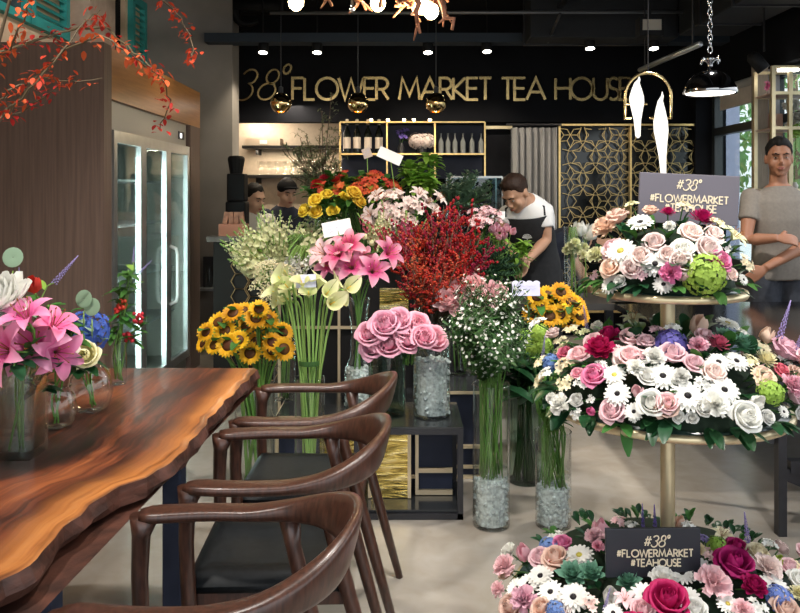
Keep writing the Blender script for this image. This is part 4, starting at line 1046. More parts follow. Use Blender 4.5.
for x in (-.2, .2):
    for y in (-.2, .2): a.bx(x-.006, x+.006, y-.006, y+.006, .04, .45)
for y in (-.2, .2): a.bx(-.2, .2, y-.006, y+.006, .44, .455)
a.build('case_frame', ALU, cs)
MB().bx(-.18, .18, -.18, .18, .24, .25).build('case_shelf', PANE, cs)
a = MB()
for i in range(3): a.ell((-.1+.1*i, 0, .29), (.04, .04, .03), 10, 6)
a.build('pastry', M('pastry', (.6, .5, .4), .6), cs, True)

# ------------------------------------------------------------------ vases
def vase(name, label, loc, prof, water=.6, gravel=0, mat=VGLASS, n=28, sq=False, group=None):
    """prof: [(radius, height)] of the glass from foot to lip"""
    if sq:
        a = MB(); hw = prof[0][0]; hh = prof[-1][1]
        sq_ = lambda r, z: [Vector((math.copysign(abs(cos(t))**.28, cos(t))*r, math.copysign(abs(sin(t))**.28, sin(t))*r, z)) for t in [2*pi*(j+.5)/40 for j in range(40)]]
        outer = [sq_(r, z) for r, z in prof]; inner = [sq_(r-.007, max(z, .02)) for r, z in prof]
        a.loft(outer, False); a.loft(inner, False); a.loft([outer[-1], inner[-1]], False); a.add(outer[0], [tuple(range(40))]); a.add(inner[0], [tuple(range(40))])
    else:
        a = MB(); a.lathe(prof, n); a.lathe([(.001, .008), (prof[0][0]*.98, .006), (prof[0][0], 0), (.001, .001)], n)
        r, z = prof[-1]; a.lathe([(r, z), (r+.0025, z+.002), (r, z+.004), (r-.0025, z+.002), (r, z)], n)
    o = a.build(name, mat, None, True); o.location = loc; tag(o, label, 'vase', group)
    hmax = prof[-1][1]
    def rad(z):
        for (r0, z0), (r1, z1) in zip(prof, prof[1:]):
            if z0 <= z <= z1: return r0+(r1-r0)*(z-z0)/max(1e-6, z1-z0)
        return prof[-1][0]
    if water:
        zt_ = hmax*water
        if sq:
            b = MB(); r = rad(zt_)-.0075; b.add(sq_(r, zt_), [tuple(range(40))]); b.loft([sq_(r, .021), sq_(r, zt_)], False)
        else:
            b = MB(); b.lathe([(.001, zt_), (rad(zt_)*.985, zt_), (rad(zt_)*.985, zt_-.006)], n)
        b.build('water', WATER, o, True)
    if gravel:
        g = MB(); random.seed(int(loc[0]*1000)+5)
        r0 = rad(gravel*hmax*.5)*.96
        g.lathe([(.001, .01), (r0*.86, .012), (r0*.88, gravel*hmax*.97), (.001, gravel*hmax)], 16)
        for _ in range(150):
            an = U(0, 2*pi); z = U(.015, gravel*hmax); rr = rad(z)*U(.8, .92); s_ = U(.006, .013)
            if random.random() < .2: rr *= U(0, 1); z = gravel*hmax
            g.ell((rr*cos(an), rr*sin(an), z), (s_, s_*U(.6, 1), s_*U(.6, 1)), 5, 3, Euler((U(0, 3), U(0, 3), 0)).to_matrix())
        tag(g.build('gravel', CRYSTAL, o), kind='stuff')
    return o

# ------------------------------------------------------------------ flower heads: lists of (part, mesh); the face looks along +Z, r is the radius
HC = {}
def head(kind, r, *mats):
    key = (kind, round(r, 4))+tuple(m.name for m in mats)
    if key in HC: return HC[key]
    a = MB(); out = []
    R_ = random.Random(str(key))
    if kind == 'rose':
        hgt = r*1.35
        for i in range(22):
            t = i/21; az = i*2.4
            if i < 9:
                q = .1+.42*t*2.2; pr = [(r*q*.5, 0), (r*q*1.0, hgt*.45), (r*q*.95, hgt*.85), (r*q*.75, hgt*(1.04-.12*t))]; ha = 1.5
            else:
                q = .5+.5*(t-.4)/.6; tip = .1+.12*R_.random(); f = (t-.4)/.6
                pr = [(r*.2, 0), (r*(.55+.25*f), hgt*.25), (r*(.62+.3*f), hgt*(.62-.12*f)), (r*(.7+.36*f), hgt*(.93-.38*f)), (r*(.72+.46*f), hgt*(.95-.45*f-.02))]; ha = 1.05-.25*f
            a.wrap(az, pr, ha, .1, 5)
        out = [('bloom', a.mesh('bloom', mats[0]))]
    elif kind == 'tulip':
        hgt = r*2
        for i in range(7):
            f = i/6; a.wrap(i*2.2, [(r*.15, 0), (r*(.6+.2*f), hgt*.25), (r*(.6+.25*f), hgt*.65), (r*(.35+.35*f), hgt*(1.0-.1*f))], 1.0, .06, 5)
        out = [('bloom', a.mesh('bloom', mats[0]))]
    elif kind == 'peony':
        for i in range(60):
            t = i/59; e = radians(88-85*t)+R_.uniform(-.15, .15)
            a.petal(i*2.4+R_.uniform(-.3, .3), r*(.62+.42*t)*R_.uniform(.85, 1.05), r*R_.uniform(.5, .7), e, e+R_.uniform(.3, .9), .55, 'round', r*.1, r*.35*(1-t), 4, 2)
        out = [('bloom', a.mesh('bloom', mats[0]))]
    elif kind == 'carnation':
        for i in range(70):
            t = i/69; e = radians(86-80*t)+R_.uniform(-.2, .2)
            a.petal(i*2.4+R_.uniform(-.4, .4), r*R_.uniform(.85, 1.05), r*R_.uniform(.3, .45), e+.3, e-.25, R_.uniform(-.8, .8), 'flat', r*.05, r*.2, 4, 2, R_.uniform(-.5, .5))
        out = [('bloom', a.mesh('bloom', mats[0]))]
    elif kind == 'mum':
        for i in range(80):
            t = i/79; e = radians(88-80*t)
            a.petal(i*2.4, r*(.5+.5*t), r*.2, e-.2, e+.55, .4, 'strap', r*.05, r*.3*(1-t), 3, 1)
        out = [('bloom', a.mesh('bloom', mats[0]))]
    elif kind == 'gerbera':
        for k, (n, s_, e0) in enumerate(((17, 1, .02), (15, .82, .28))):
            for i in range(n): a.petal(2*pi*(i+.5*k)/n+R_.uniform(-.06, .06), r*s_*.9*R_.uniform(.93, 1.03), r*.3, e0+R_.uniform(0, .12), e0-.22, .3, 'strap', r*.1, r*.03*k, 3, 1)
        c = MB(); c.ell((0, 0, r*.06), (r*.2, r*.2, r*.12), 12, 6)
        for i in range(14): c.ell((r*.19*cos(i*.449), r*.19*sin(i*.449), r*.12), (r*.025, r*.025, r*.05), 4, 3)
        out = [('petals', a.mesh('petals', mats[0])), ('flower_centre', c.mesh('flower_centre', mats[1]))]
    elif kind == 'sunflower':
        for k, (n, s_, e0) in enumerate(((20, 1, .1), (18, .85, .4))):
            for i in range(n): a.petal(2*pi*(i+.5*k)/n+R_.uniform(-.08, .08), r*s_*.58, r*.26, e0+R_.uniform(-.1, .2), e0+R_.uniform(-.5, .3), .35, 'point', r*.42, 0, 3, 1)
        c = MB(); c.ell((0, 0, 0), (r*.47, r*.47, r*.17), 16, 8)
        d = MB(); d.ell((0, 0, r*.06), (r*.27, r*.27, r*.15), 12, 6)
        g = MB()
        for i in range(14): g.petal(2*pi*i/14, r*.75, r*.25, -.15, .1, .2, 'point', r*.2, -r*.12, 3, 1)
        g.ell((0, 0, -r*.12), (r*.4, r*.4, r*.1), 10, 5)
        out = [('petals', a.mesh('petals', mats[0])), ('flower_centre', c.mesh('flower_centre', mats[1])), ('sepals', g.mesh('sepals', mats[2]))]
        out[1] = ('flower_centre', c.mesh('flower_centre', mats[1]))
    elif kind == 'lily':
        for i in range(6): a.petal(2*pi*i/6+R_.uniform(-.08, .08), r*1.28, r*(.62 if i % 2 else .5), radians(62), radians(-38), .35, 'point', r*.05, 0, 7, 2)
        c = MB()
        for i in range(6):
            q = 2*pi*i/6+.4; e = Vector((r*.34*cos(q), r*.34*sin(q), r*.85)); c.tube([(0, 0, 0), e*.6+Vector((0, 0, .02*r)), e], r*.014, 4)
            c.ell(e, (r*.03, r*.03, r*.075), 5, 4)
        out = [('petals', a.mesh('petals', mats[0])), ('stamens', c.mesh('stamens', mats[1]))]
    elif kind == 'calla':
        def f(s_, t):
            an = (s_-.5)*2*pi*.98; op = .15+.85*t**1.6; front = (1+cos(an))/2
            rr = r*(.12+.7*t**1.4)*(1+.25*t*front); z = r*2.0*(t*.8)*(1-.35*front*t)+r*.35*t*(1-front)**2
            tip = (1-front)**6*t**3*r*.5
            return Vector((rr*sin(an), -rr*cos(an)+tip*.9+(r*.25*t*t*(1-front)), z+tip*.3))
        a.grid(f, 18, 8); c = MB(); c.tube([(0, 0, .1*r), (0, .05*r, 1.15*r)], [r*.09, r*.05], 7)
        out = [('spathe', a.mesh('spathe', mats[0])), ('spadix', c.mesh('spadix', mats[1]))]
    elif kind == 'hydrangea':
        n = 70
        for i in range(n):
            z = 1-1.35*(i+.5)/n; q = i*2.4; s_ = sqrt(max(0, 1-z*z)); d = Vector((s_*cos(q), s_*sin(q), z)); c = d*r*R_.uniform(.84, 1.1); c.z += r*.2
            rot = d.to_track_quat('Z', 'Y').to_matrix() @ Matrix.Rotation(R_.uniform(0, 3), 3, 'Z'); k = r*.23
            for j in range(4):
                an = j*pi/2; u = Vector((cos(an), sin(an), 0)); v = Vector((-sin(an), cos(an), 0))
                a.add([c+rot @ p for p in (Vector((0, 0, 0)), u*k*.6-v*k*.5+Vector((0, 0, k*.3)), u*k*1.05+Vector((0, 0, k*.05)), u*k*.6+v*k*.5+Vector((0, 0, k*.3)))], [(0, 1, 2, 3)])
        a.ell((0, 0, r*.1), (r*.62, r*.62, r*.6), 10, 8)
        out = [('flower_cluster', a.mesh('flower_cluster', mats[0]))]
    elif kind == 'succulent':
        for i in range(34):
            t = i/33; e = radians(80-70*t); a.petal(i*2.4, r*(.3+.68*t), r*(.28+.26*t), e, e+.5, .45, 'point', 0, r*.25*(1-t), 5, 2)
        out = [('rosette', a.mesh('rosette', mats[0]))]
    elif kind == 'spike':                      # lavender / veronica: r = half length
        n = 60
        for i in range(n):
            t = i/n; w = r*.13*(1-t)**.7+r*.012; q = i*2.4; a.ell((w*cos(q), w*sin(q), r*2*t), (r*.045*(1.15-t), r*.045*(1.15-t), r*.06), 5, 3)
        a.tube([(0, 0, 0), (0, 0, r*2)], r*.03, 5)
        out = [('flower_spike', a.mesh('flower_spike', mats[0]))]
    elif kind == 'snapdragon':                 # r = half length of the flowering spike
        n = 30
        for i in range(n):
            t = i/n; w = r*.30*(1-t)**.55+r*.03; q = i*2.4; c = Vector((w*cos(q), w*sin(q), r*2*t)); k = r*.36*(1.1-t)
            rot = Vector((cos(q), sin(q), .4)).to_track_quat('Z', 'Y').to_matrix()
            st_ = len(a.v)
            for j in range(5): a.petal(2*pi*j/5, k*.8, k*.75, .9, -.3, .3, 'round', 0, 0, 2, 1)
            a.xf(Matrix.Translation(c) @ rot.to_4x4(), st_)
        b = MB(); b.tube([(0, 0, 0), (0, 0, r*2.05)], r*.04, 5)
        for i in range(5): b.ell((r*.03*cos(i*2.4), r*.03*sin(i*2.4), r*(1.9+.06*i)), (r*.05, r*.05, r*.07), 5, 3)
        out = [('flower_spike', a.mesh('flower_spike', mats[0])), ('bud_tip', b.mesh('bud_tip', mats[1]))]
    elif kind == 'freesia':                    # cluster of small star blooms, r = radius
        for i in range(5):
            q = i*2.4; c = Vector((cos(q), sin(q), .3))*r*.5*(i > 0); rot = (c+Vector((0, 0, r*.8))).to_track_quat('Z', 'Y').to_matrix(); st_ = len(a.v)
            for j in range(6): a.petal(2*pi*j/6+i, r*.62, r*.34, .9, -.1, .3, 'point' if i % 2 else 'round', 0, 0, 3, 1)
            a.xf(Matrix.Translation(c) @ rot.to_4x4(), st_)
        out = [('blooms', a.mesh('blooms', mats[0]))]
    elif kind == 'lace':                       # flat umbel of tiny white florets
        b = MB()
        for i in range(26):
            q = i*2.4; rr = r*sqrt(i/26); c = Vector((rr*cos(q), rr*sin(q), r*.6-rr*rr/r*.25)); b.tube([(0, 0, 0), c], r*.012, 4, False)
            for j in range(5): a.ell(c+Vector((R_.uniform(-1, 1), R_.uniform(-1, 1), R_.uniform(0, .6)))*r*.13, (r*.055,)*3, 5, 3)
        out = [('florets', a.mesh('florets', mats[0])), ('stalks', b.mesh('stalks', mats[1]))]
    HC[key] = out
    return out
def leafblade(a, base, d, ln, wd, droop=.3, fold=.25, n=5):
    d = Vector(d).normalized(); sd = d.cross(Vector((0, 0, 1)))
    sd = sd.normalized() if sd.length > .05 else Vector((1, 0, 0)); up = sd.cross(d); base = Vector(base); vs = []
    for i in range(n+1):
        t = i/n; c = base+d*ln*t-Vector((0, 0, droop*ln*t*t)); w = wd/2*max(.04, sin(pi*(.06+.9*t))**.75)
        vs += [c-sd*w+up*fold*w, c, c+sd*w+up*fold*w]
    a.add(vs, [(i*3+j, i*3+j+1, i*3+j+4, i*3+j+3) for i in range(n) for j in range(2)])
def flower(name, base, tip, d, kind, r, mats, stem=STEMG, sr=.003, via=None, leaves=0, leafmat=None, spin=None, leafsize=.06, cat='flower'):
    """one stem with its bloom; the root object is the stem, standing at base"""
    base = Vector(base); tip = Vector(tip); d = Vector(d).normalized(); a = MB()
    if via is not None:
        via = Vector(via)
        ctrl = [base, via, tip-d*min(.05, (tip-via).length*.35), tip]
    else: ctrl = [base, base.lerp(tip, .5)+Vector((0, 0, .0)), tip]
    pts = []
    for i in range(len(ctrl)-1):
        p0 = ctrl[max(i-1, 0)]; p1 = ctrl[i]; p2 = ctrl[i+1]; p3 = ctrl[min(i+2, len(ctrl)-1)]
        for k in range(3):
            t = k/3; pts.append(.5*((2*p1)+(p2-p0)*t+(2*p0-5*p1+4*p2-p3)*t*t+(3*p1-p0-3*p2+p3)*t**3))
    pts.append(tip)
    a.tube([p-base for p in pts], sr, 5)
    o = a.build(name, stem, None, True); o.location = base; o['category'] = cat; o['_tip'] = list(tip)
    if kind:
        q = d.to_track_quat('Z', 'Y') @ Euler((0, 0, U(0, 6.28) if spin is None else spin)).to_quaternion()
        s_ = U(.93, 1.07); first = None
        for pn, me in head(kind, r, *mats):
            inst(pn, me, o, tip-base, q, s_)
    if leaves:
        a = MB()
        for i in range(leaves):
            t = (.45 if via is None else .6)+(.45 if via is None else .27)*i/max(1, leaves); k = min(len(pts)-2, int(t*(len(pts)-1))); p = pts[k].lerp(pts[k+1], t*(len(pts)-1)-k)-base; an = i*2.4+U(-.4, .4)
            leafblade(a, p, (cos(an), sin(an), U(-.25, 1.1)), leafsize*U(.8, 1.2), leafsize*U(.4, .55), .3)
        a.build('leaves', leafmat or LEAFM, o, True)
    return o
def vessel_stems(c, n_, rb): return Vector((c[0]+U(-rb, rb)*.7, c[1]+U(-rb, rb)*.7, c[2]+.012))
# ------------------------------------------------------------------ colours of the flowers
C_ = {}
def pc(k, *a, **kw): C_[k] = PM('petal_'+k, *a, **kw)
pc('white', (.88, .87, .82)); pc('cream', (.84, .76, .52)); pc('blush', (.84, .6, .56), (.86, .72, .68), .01, .04); pc('peach', (.84, .5, .34), (.85, .62, .5), .01, .04)
pc('pink', (.82, .32, .46), (.84, .5, .58), .01, .04); pc('hotpink', (.78, .11, .32), (.8, .25, .42), .01, .04); pc('magenta', (.45, .012, .12)); pc('dusty', (.58, .12, .19))
pc('lilac', (.36, .3, .58)); pc('violet', (.15, .11, .42)); pc('blue', (.17, .26, .62)); pc('green', (.36, .55, .09)); pc('succulent', (.10, .25, .15), (.2, .38, .27), .02, .06, rough=.45, trans=.1)
pc('yellow', (.85, .6, .06)); pc('orange', (.75, .2, .03)); pc('red', (.6, .03, .03)); pc('rosepink', (.9, .27, .43), (.9, .48, .6), .005, .05)
pc('lilypink', (.6, .06, .2), (.86, .55, .63), .045, .125); pc('calla', (.62, .68, .3), (.84, .8, .5), .02, .1); pc('sun', (.85, .42, .01), (.85, .5, .03), .02, .06)
pc('paleyellow', (.86, .8, .5)); pc('palepink', (.88, .6, .63)); pc('bluehyd', (.07, .12, .55)); pc('creamgreen', (.8, .8, .5))
pc('alstro', (.72, .25, .06), (.7, .12, .05), .01, .03)
SUNC = PM('sunflower_eye', (.13, .045, .012), (.028, .012, .006), .018, .03); DARKC = PM('gerbera_eye', (.012, .008, .01)); YELC = PM('gerbera_eye_yellow', (.6, .5, .1)); STAM = PM('stamen', (.4, .16, .04))
SEPG = PM('sepal_green', (.16, .3, .06)); SPADX = PM('spadix_yellow', (.8, .55, .06))
CN = {'white': 'white', 'cream': 'cream', 'blush': 'blush pink', 'peach': 'peach', 'pink': 'pink', 'hotpink': 'hot pink', 'magenta': 'magenta', 'dusty': 'deep rose', 'lilac': 'lilac', 'violet': 'violet blue', 'blue': 'light blue',
      'green': 'lime green', 'succulent': 'grey green', 'yellow': 'yellow', 'orange': 'orange', 'red': 'red', 'paleyellow': 'pale yellow', 'creamgreen': 'creamy green', 'palepink': 'pale pink'}
KN = {'rose': 'rose', 'gerbera': 'gerbera_daisy', 'daisy': 'gerbera_daisy', 'carnation': 'carnation', 'mum': 'chrysanthemum', 'peony': 'peony', 'hydrangea': 'hydrangea', 'succulent': 'succulent', 'spike': 'veronica_spike', 'freesia': 'freesia', 'tulip': 'tulip', 'lily': 'lily'}

# ------------------------------------------------------------------ the three-tier flower stand
SX, SY = .87, 2.6
ts = thing('tiered_stand', 'three-tier gold stand with a round pole carrying the flower beds', 'stand', (SX, SY, 0))
MB().lathe([(.023, .1), (.023, 1.1)], 20).build('pole', PALEGOLD, ts, True)
TIERS = {'top': (1.108, .24, .26, .245), 'middle': (.735, .372, .425, .265), 'bottom': (.1, .50, .56, .235)}
DISC = M('disc_dark', (.012, .03, .024), .25)
for tn, (z, r, R_, hz) in TIERS.items():
    d = MB(); d.lathe([(.001, -.022), (r, -.022), (r+.006, -.011), (r, 0), (r-.012, 0)], 56); do = d.build('tier_disc', PALEGOLD, ts, True, (0, 0, z))
    d = MB(); d.lathe([(.024, .001), (r-.01, .001), (r-.01, .0025), (.024, .0025)], 48); d.build('disc_top', DISC, do, True)
a = MB(); a.lathe([(.001, 0), (.34, 0), (.34, .015), (.05, .03), (.03, .08)], 40); a.build('foot', PALEGOLD, ts, True)
def dome(tn, u, v, k=1.0):
    z, r, R_, hz = TIERS[tn]; C = Vector((SX, SY, z)); S_ = Vector((R_*k, R_*k, hz*k))
    o = Vector((0, 0, H)); d = Vector(((u-400)/FPX, 1, -(v-VH)/FPX))
    oo = Vector(((o-C)[i]/S_[i] for i in range(3))); dd = Vector((d[i]/S_[i] for i in range(3)))
    A = dd.dot(dd); B = oo.dot(dd); Cc = oo.dot(oo)-1; D = B*B-A*Cc
    t = (-B-sqrt(D))/A if D > 0 else -B/A
    p = o+d*t; n = Vector(((p-C)[i]/S_[i]**2 for i in range(3))).normalized()
    return p, n
tierflowers = {}
def put(tn, u, v, dpx, kind, col, up=.35, spin=None, sink=0):
    p, n = dome(tn, u, v, 1-sink)
    r = dpx/2*p.y/FPX
    dirn = (n+Vector((0, -.35, up))).normalized()
    rr = r*1.1
    mats = (C_[col],)
    hk = kind
    if kind == 'gerbera': mats = (C_[col], DARKC)
    if kind == 'daisy': mats = (C_[col], YELC); hk = 'gerbera'
    if kind == 'lily': mats = (C_[col], STAM)
    if kind == 'spike': dirn = Vector((U(-.3, .3), U(-.2, .1), 1))
    z, _, R_, hz = TIERS[tn]
    depth = {'rose': .65, 'peony': .4, 'hydrangea': .5, 'tulip': 1.2, 'spike': .3, 'succulent': .3}.get(kind, .15)*rr
    if dpx >= 28 and kind in ('rose', 'peony'): p = p+dirn*.022
    tip = p-dirn*depth; C0 = Vector((SX, SY, z+.02))
    base = tip+(C0-tip)*min(.45, .07/max(.05, (C0-tip).length)); base.z = max(base.z, z+.004)
    q0 = 8 if kind in ('rose', 'peony', 'carnation', 'mum') else 5
    rq = round(rr/.004)*.004 if rr > .012 else .01
    fl = flower(KN[kind], base, tip, dirn, hk, rq, mats, STEMD, .0025, spin=spin)
    if kind in ('gerbera', 'daisy', 'rose', 'carnation', 'succulent', 'mum') : fl['category'] = {'gerbera': 'daisy', 'daisy': 'daisy', 'mum': 'chrysanthemum', 'succulent': 'succulent'}.get(kind, kind)
    tierflowers.setdefault((kind, col, tn), []).append(fl)
random.seed(21)
TOP = [(617, 216, 20, 'rose', 'peach'), (607, 232, 26, 'carnation', 'peach'), (640, 221, 25, 'gerbera', 'white'), (620, 250, 30, 'daisy', 'white'), (598, 257, 20, 'carnation', 'creamgreen'), (610, 268, 18, 'rose', 'peach'),
 (654, 242, 22, 'rose', 'blush'), (691, 232, 21, 'rose', 'blush'), (702, 219, 29, 'mum', 'magenta'), (668, 213, 15, 'mum', 'magenta'), (718, 224, 18, 'freesia', 'cream'), (733, 238, 28, 'lily', 'creamgreen'), (714, 234, 18, 'rose', 'blush'),
 (708, 248, 25, 'rose', 'blush'), (683, 249, 20, 'rose', 'white'), (681, 262, 23, 'rose', 'blush'), (641, 256, 20, 'rose', 'blush'), (655, 263, 28, 'gerbera', 'white'), (632, 268, 21, 'rose', 'blush'), (670, 274, 22, 'carnation', 'hotpink'),
 (684, 274, 15, 'tulip', 'palepink'), (706, 273, 34, 'hydrangea', 'green'), (720, 261, 19, 'rose', 'hotpink'), (724, 247, 14, 'freesia', 'white'), (746, 263, 19, 'freesia', 'cream'), (668, 254, 18, 'rose', 'blush'), (632, 205, 14, 'freesia', 'creamgreen'), (683, 206, 18, 'freesia', 'cream'),
 (640, 274, 14, 'freesia', 'palepink'), (650, 210, 13, 'rose', 'peach')]
for f in TOP: put('top', *f)
MID = [(538, 323, 18, 'freesia', 'white'), (553, 333, 13, 'rose', 'blush'), (571, 330, 16, 'freesia', 'cream'), (582, 333, 15, 'freesia', 'creamgreen'), (587, 327, 24, 'spike', 'lilac'), (609, 334, 26, 'peony', 'magenta'), (601, 353, 29, 'peony', 'magenta'),
 (594, 341, 18, 'rose', 'palepink'), (578, 355, 20, 'rose', 'palepink'), (565, 353, 13, 'rose', 'dusty'), (551, 362, 17, 'hydrangea', 'blue'), (543, 354, 20, 'spike', 'lilac'), (541, 362, 14, 'freesia', 'cream'), (565, 366, 20, 'freesia', 'cream'), (546, 374, 15, 'freesia', 'white'),
 (565, 383, 18, 'freesia', 'cream'), (577, 373, 12, 'rose', 'pink'), (594, 376, 21, 'rose', 'hotpink'), (581, 384, 14, 'freesia', 'white'), (614, 374, 24, 'daisy', 'white'), (636, 370, 20, 'carnation', 'white'), (630, 355, 23, 'rose', 'palepink'), (631, 337, 20, 'rose', 'palepink'), (646, 341, 15, 'rose', 'palepink'),
 (617, 393, 26, 'gerbera', 'white'), (638, 391, 13, 'tulip', 'palepink'), (651, 403, 23, 'rose', 'white'), (590, 411, 10, 'tulip', 'hotpink'), (633, 321, 22, 'lily', 'creamgreen'), (671, 342, 30, 'hydrangea', 'violet'), (672, 328, 17, 'freesia', 'white'), (656, 330, 14, 'freesia', 'palepink'), (704, 335, 16, 'rose', 'palepink'), (698, 348, 21, 'carnation', 'pink'),
 (718, 344, 22, 'mum', 'dusty'), (699, 323, 20, 'tulip', 'peach'), (728, 322, 22, 'daisy', 'white'), (726, 337, 36, 'succulent', 'succulent'), (744, 344, 36, 'succulent', 'succulent'), (672, 353, 24, 'rose', 'palepink'), (694, 363, 21, 'rose', 'palepink'), (654, 360, 23, 'carnation', 'white'), (663, 375, 29, 'gerbera', 'white'), (719, 361, 26, 'gerbera', 'white'),
 (737, 360, 25, 'gerbera', 'white'), (750, 361, 18, 'freesia', 'cream'), (714, 372, 24, 'rose', 'blush'), (688, 395, 31, 'gerbera', 'white'), (725, 389, 30, 'gerbera', 'white'), (714, 406, 27, 'carnation', 'white'), (746, 416, 27, 'rose', 'white'), (704, 384, 19, 'freesia', 'white'), (667, 403, 17, 'rose', 'palepink'), (761, 347, 18, 'freesia', 'cream'), (766, 360, 23, 'mum', 'paleyellow'),
 (765, 376, 27, 'daisy', 'cream'), (768, 334, 15, 'tulip', 'peach'), (781, 333, 36, 'spike', 'lilac'), (797, 347, 26, 'spike', 'lilac'), (786, 350, 25, 'rose', 'pink'), (791, 388, 26, 'carnation', 'pink'), (781, 370, 15, 'rose', 'dusty'), (797, 375, 20, 'rose', 'peach'), (773, 391, 24, 'hydrangea', 'green'), (758, 402, 16, 'tulip', 'white'), (703, 408, 16, 'rose', 'white'), (783, 360, 18, 'freesia', 'white'),
 (647, 376, 18, 'rose', 'white'), (600, 366, 14, 'freesia', 'white'), (681, 378, 18, 'carnation', 'white'), (742, 333, 14, 'freesia', 'white'), (615, 350, 15, 'freesia', 'palepink'), (808, 360, 24, 'rose', 'palepink'), (810, 385, 24, 'gerbera', 'white'), (815, 372, 20, 'carnation', 'peach'), (640, 355, 15, 'freesia', 'palepink'), (560, 341, 14, 'freesia', 'cream')]
for f in MID: put('middle', *f)
BOT = [(523, 551, 16, 'tulip', 'pink'), (540, 557, 21, 'rose', 'palepink'), (556, 537, 15, 'freesia', 'white'), (549, 546, 19, 'hydrangea', 'blue'), (562, 544, 18, 'rose', 'hotpink'), (507, 569, 22, 'carnation', 'palepink'), (555, 558, 22, 'rose', 'peach'), (579, 554, 26, 'daisy', 'white'), (595, 540, 20, 'carnation', 'palepink'), (600, 528, 17, 'tulip', 'pink'), (598, 548, 15, 'carnation', 'pink'),
 (572, 573, 38, 'succulent', 'succulent'), (591, 572, 34, 'succulent', 'succulent'), (627, 579, 38, 'succulent', 'succulent'), (540, 575, 24, 'gerbera', 'white'), (528, 583, 23, 'gerbera', 'white'), (516, 588, 20, 'gerbera', 'white'), (550, 591, 27, 'gerbera', 'white'), (573, 596, 30, 'gerbera', 'white'), (526, 602, 28, 'carnation', 'pink'), (541, 608, 20, 'rose', 'peach'), (510, 607, 22, 'rose', 'peach'), (555, 610, 18, 'hydrangea', 'blue'), (612, 597, 20, 'tulip', 'white'),
 (625, 600, 20, 'lily', 'palepink'), (645, 594, 28, 'gerbera', 'white'), (643, 527, 28, 'spike', 'violet'), (655, 528, 24, 'spike', 'violet'), (620, 522, 15, 'freesia', 'palepink'), (632, 526, 14, 'freesia', 'white'), (680, 521, 14, 'tulip', 'peach'), (689, 526, 14, 'freesia', 'white'), (722, 536, 21, 'lily', 'cream'), (717, 546, 18, 'hydrangea', 'green'), (736, 547, 21, 'rose', 'magenta'), (733, 569, 33, 'rose', 'magenta'), (752, 590, 28, 'peony', 'magenta'), (667, 604, 35, 'rose', 'magenta'),
 (700, 568, 31, 'gerbera', 'white'), (682, 572, 26, 'gerbera', 'white'), (775, 585, 29, 'gerbera', 'white'), (663, 582, 26, 'carnation', 'white'), (712, 586, 34, 'carnation', 'palepink'), (728, 603, 22, 'daisy', 'white'), (688, 598, 25, 'daisy', 'white'), (695, 609, 22, 'rose', 'white'), (748, 543, 38, 'spike', 'lilac'), (757, 553, 22, 'rose', 'cream'), (766, 571, 29, 'carnation', 'blush'), (790, 567, 20, 'rose', 'palepink'), (779, 560, 12, 'tulip', 'green'), (750, 559, 18, 'gerbera', 'white'),
 (780, 597, 22, 'hydrangea', 'blue'), (786, 609, 26, 'rose', 'peach'), (797, 595, 18, 'carnation', 'paleyellow'), (698, 551, 14, 'carnation', 'cream'), (703, 540, 15, 'freesia', 'lilac'), (757, 607, 20, 'freesia', 'white'), (605, 607, 20, 'spike', 'lilac'), (590, 605, 18, 'freesia', 'blush'), (642, 610, 22, 'rose', 'palepink'), (613, 612, 22, 'gerbera', 'white'), (742, 612, 20, 'carnation', 'palepink'), (800, 580, 22, 'rose', 'white'), (500, 590, 16, 'carnation', 'palepink'), (711, 555, 16, 'freesia', 'blush'), (805, 553, 18, 'rose', 'palepink'), (770, 545, 15, 'freesia', 'white')]
for f in BOT: put('bottom', *f)
# small blossoms filling the gaps between the larger ones
for tn, cnt, lst_, (ua, ub, va, vb) in (('top', 22, TOP, (590, 752, 208, 282)), ('middle', 46, MID, (545, 812, 322, 418)), ('bottom', 44, BOT, (500, 806, 528, 612))):
    got = [(f[0], f[1], f[2]) for f in lst_]; n_ = 0
    for _ in range(4000):
        u, v = U(ua, ub), U(va, vb); z, r, R_, hz = TIERS[tn]
        e_ = ((u-(ua+ub)/2)/((ub-ua)/2))**2+((v-vb)/(vb-va))**2
        if e_ > 1 or any((u-a)**2+(v-b)**2 < (d*.55+6)**2 for a, b, d in got): continue
        d = U(10, 13); got.append((u, v, d)); k, c = random.choice((('freesia', 'white'), ('freesia', 'cream'), ('rose', 'palepink'), ('rose', 'blush'), ('rose', 'white'), ('freesia', 'palepink'), ('gerbera', 'white'), ('carnation', 'white')))
        put(tn, u, v, d, k, c, sink=.05); n_ += 1
        if n_ >= cnt: break
# small fillers so that the beds are full from the sides as well
for tn, cnt in (('top', 14), ('middle', 26), ('bottom', 34)):
    z, r, R_, hz = TIERS[tn]
    for i in range(cnt):
        az = U(0, 2*pi); el = U(.1, .95); p = Vector((SX+R_*cos(az)*cos(el), SY+R_*sin(az)*cos(el), z+hz*sin(el)))
        if az > pi and random.random() < .6: continue
        u, v = proj(p)
        if v < {'top': 216, 'middle': 328, 'bottom': 532}[tn]: continue
        k, c = random.choice((('rose', 'palepink'), ('rose', 'blush'), ('carnation', 'white'), ('freesia', 'cream'), ('rose', 'peach'), ('gerbera', 'white')))
        n = Vector((cos(az), sin(az), .7)).normalized(); rr = random.choice((.028, .032, .036)); mats = (C_[c], DARKC) if k == 'gerbera' else (C_[c],)
        tip = p-n*.01; tip = tip-n*(.025 if k == 'rose' else 0)
        fl = flower(KN[k], tip-n*.06, tip, n, k, rr, mats, STEMD, .0025); fl['category'] = {'gerbera': 'daisy'}.get(k, k if k in ('rose', 'carnation') else 'flower')
        fl['back'] = 1
        tierflowers.setdefault((k, c, tn), []).append(fl)
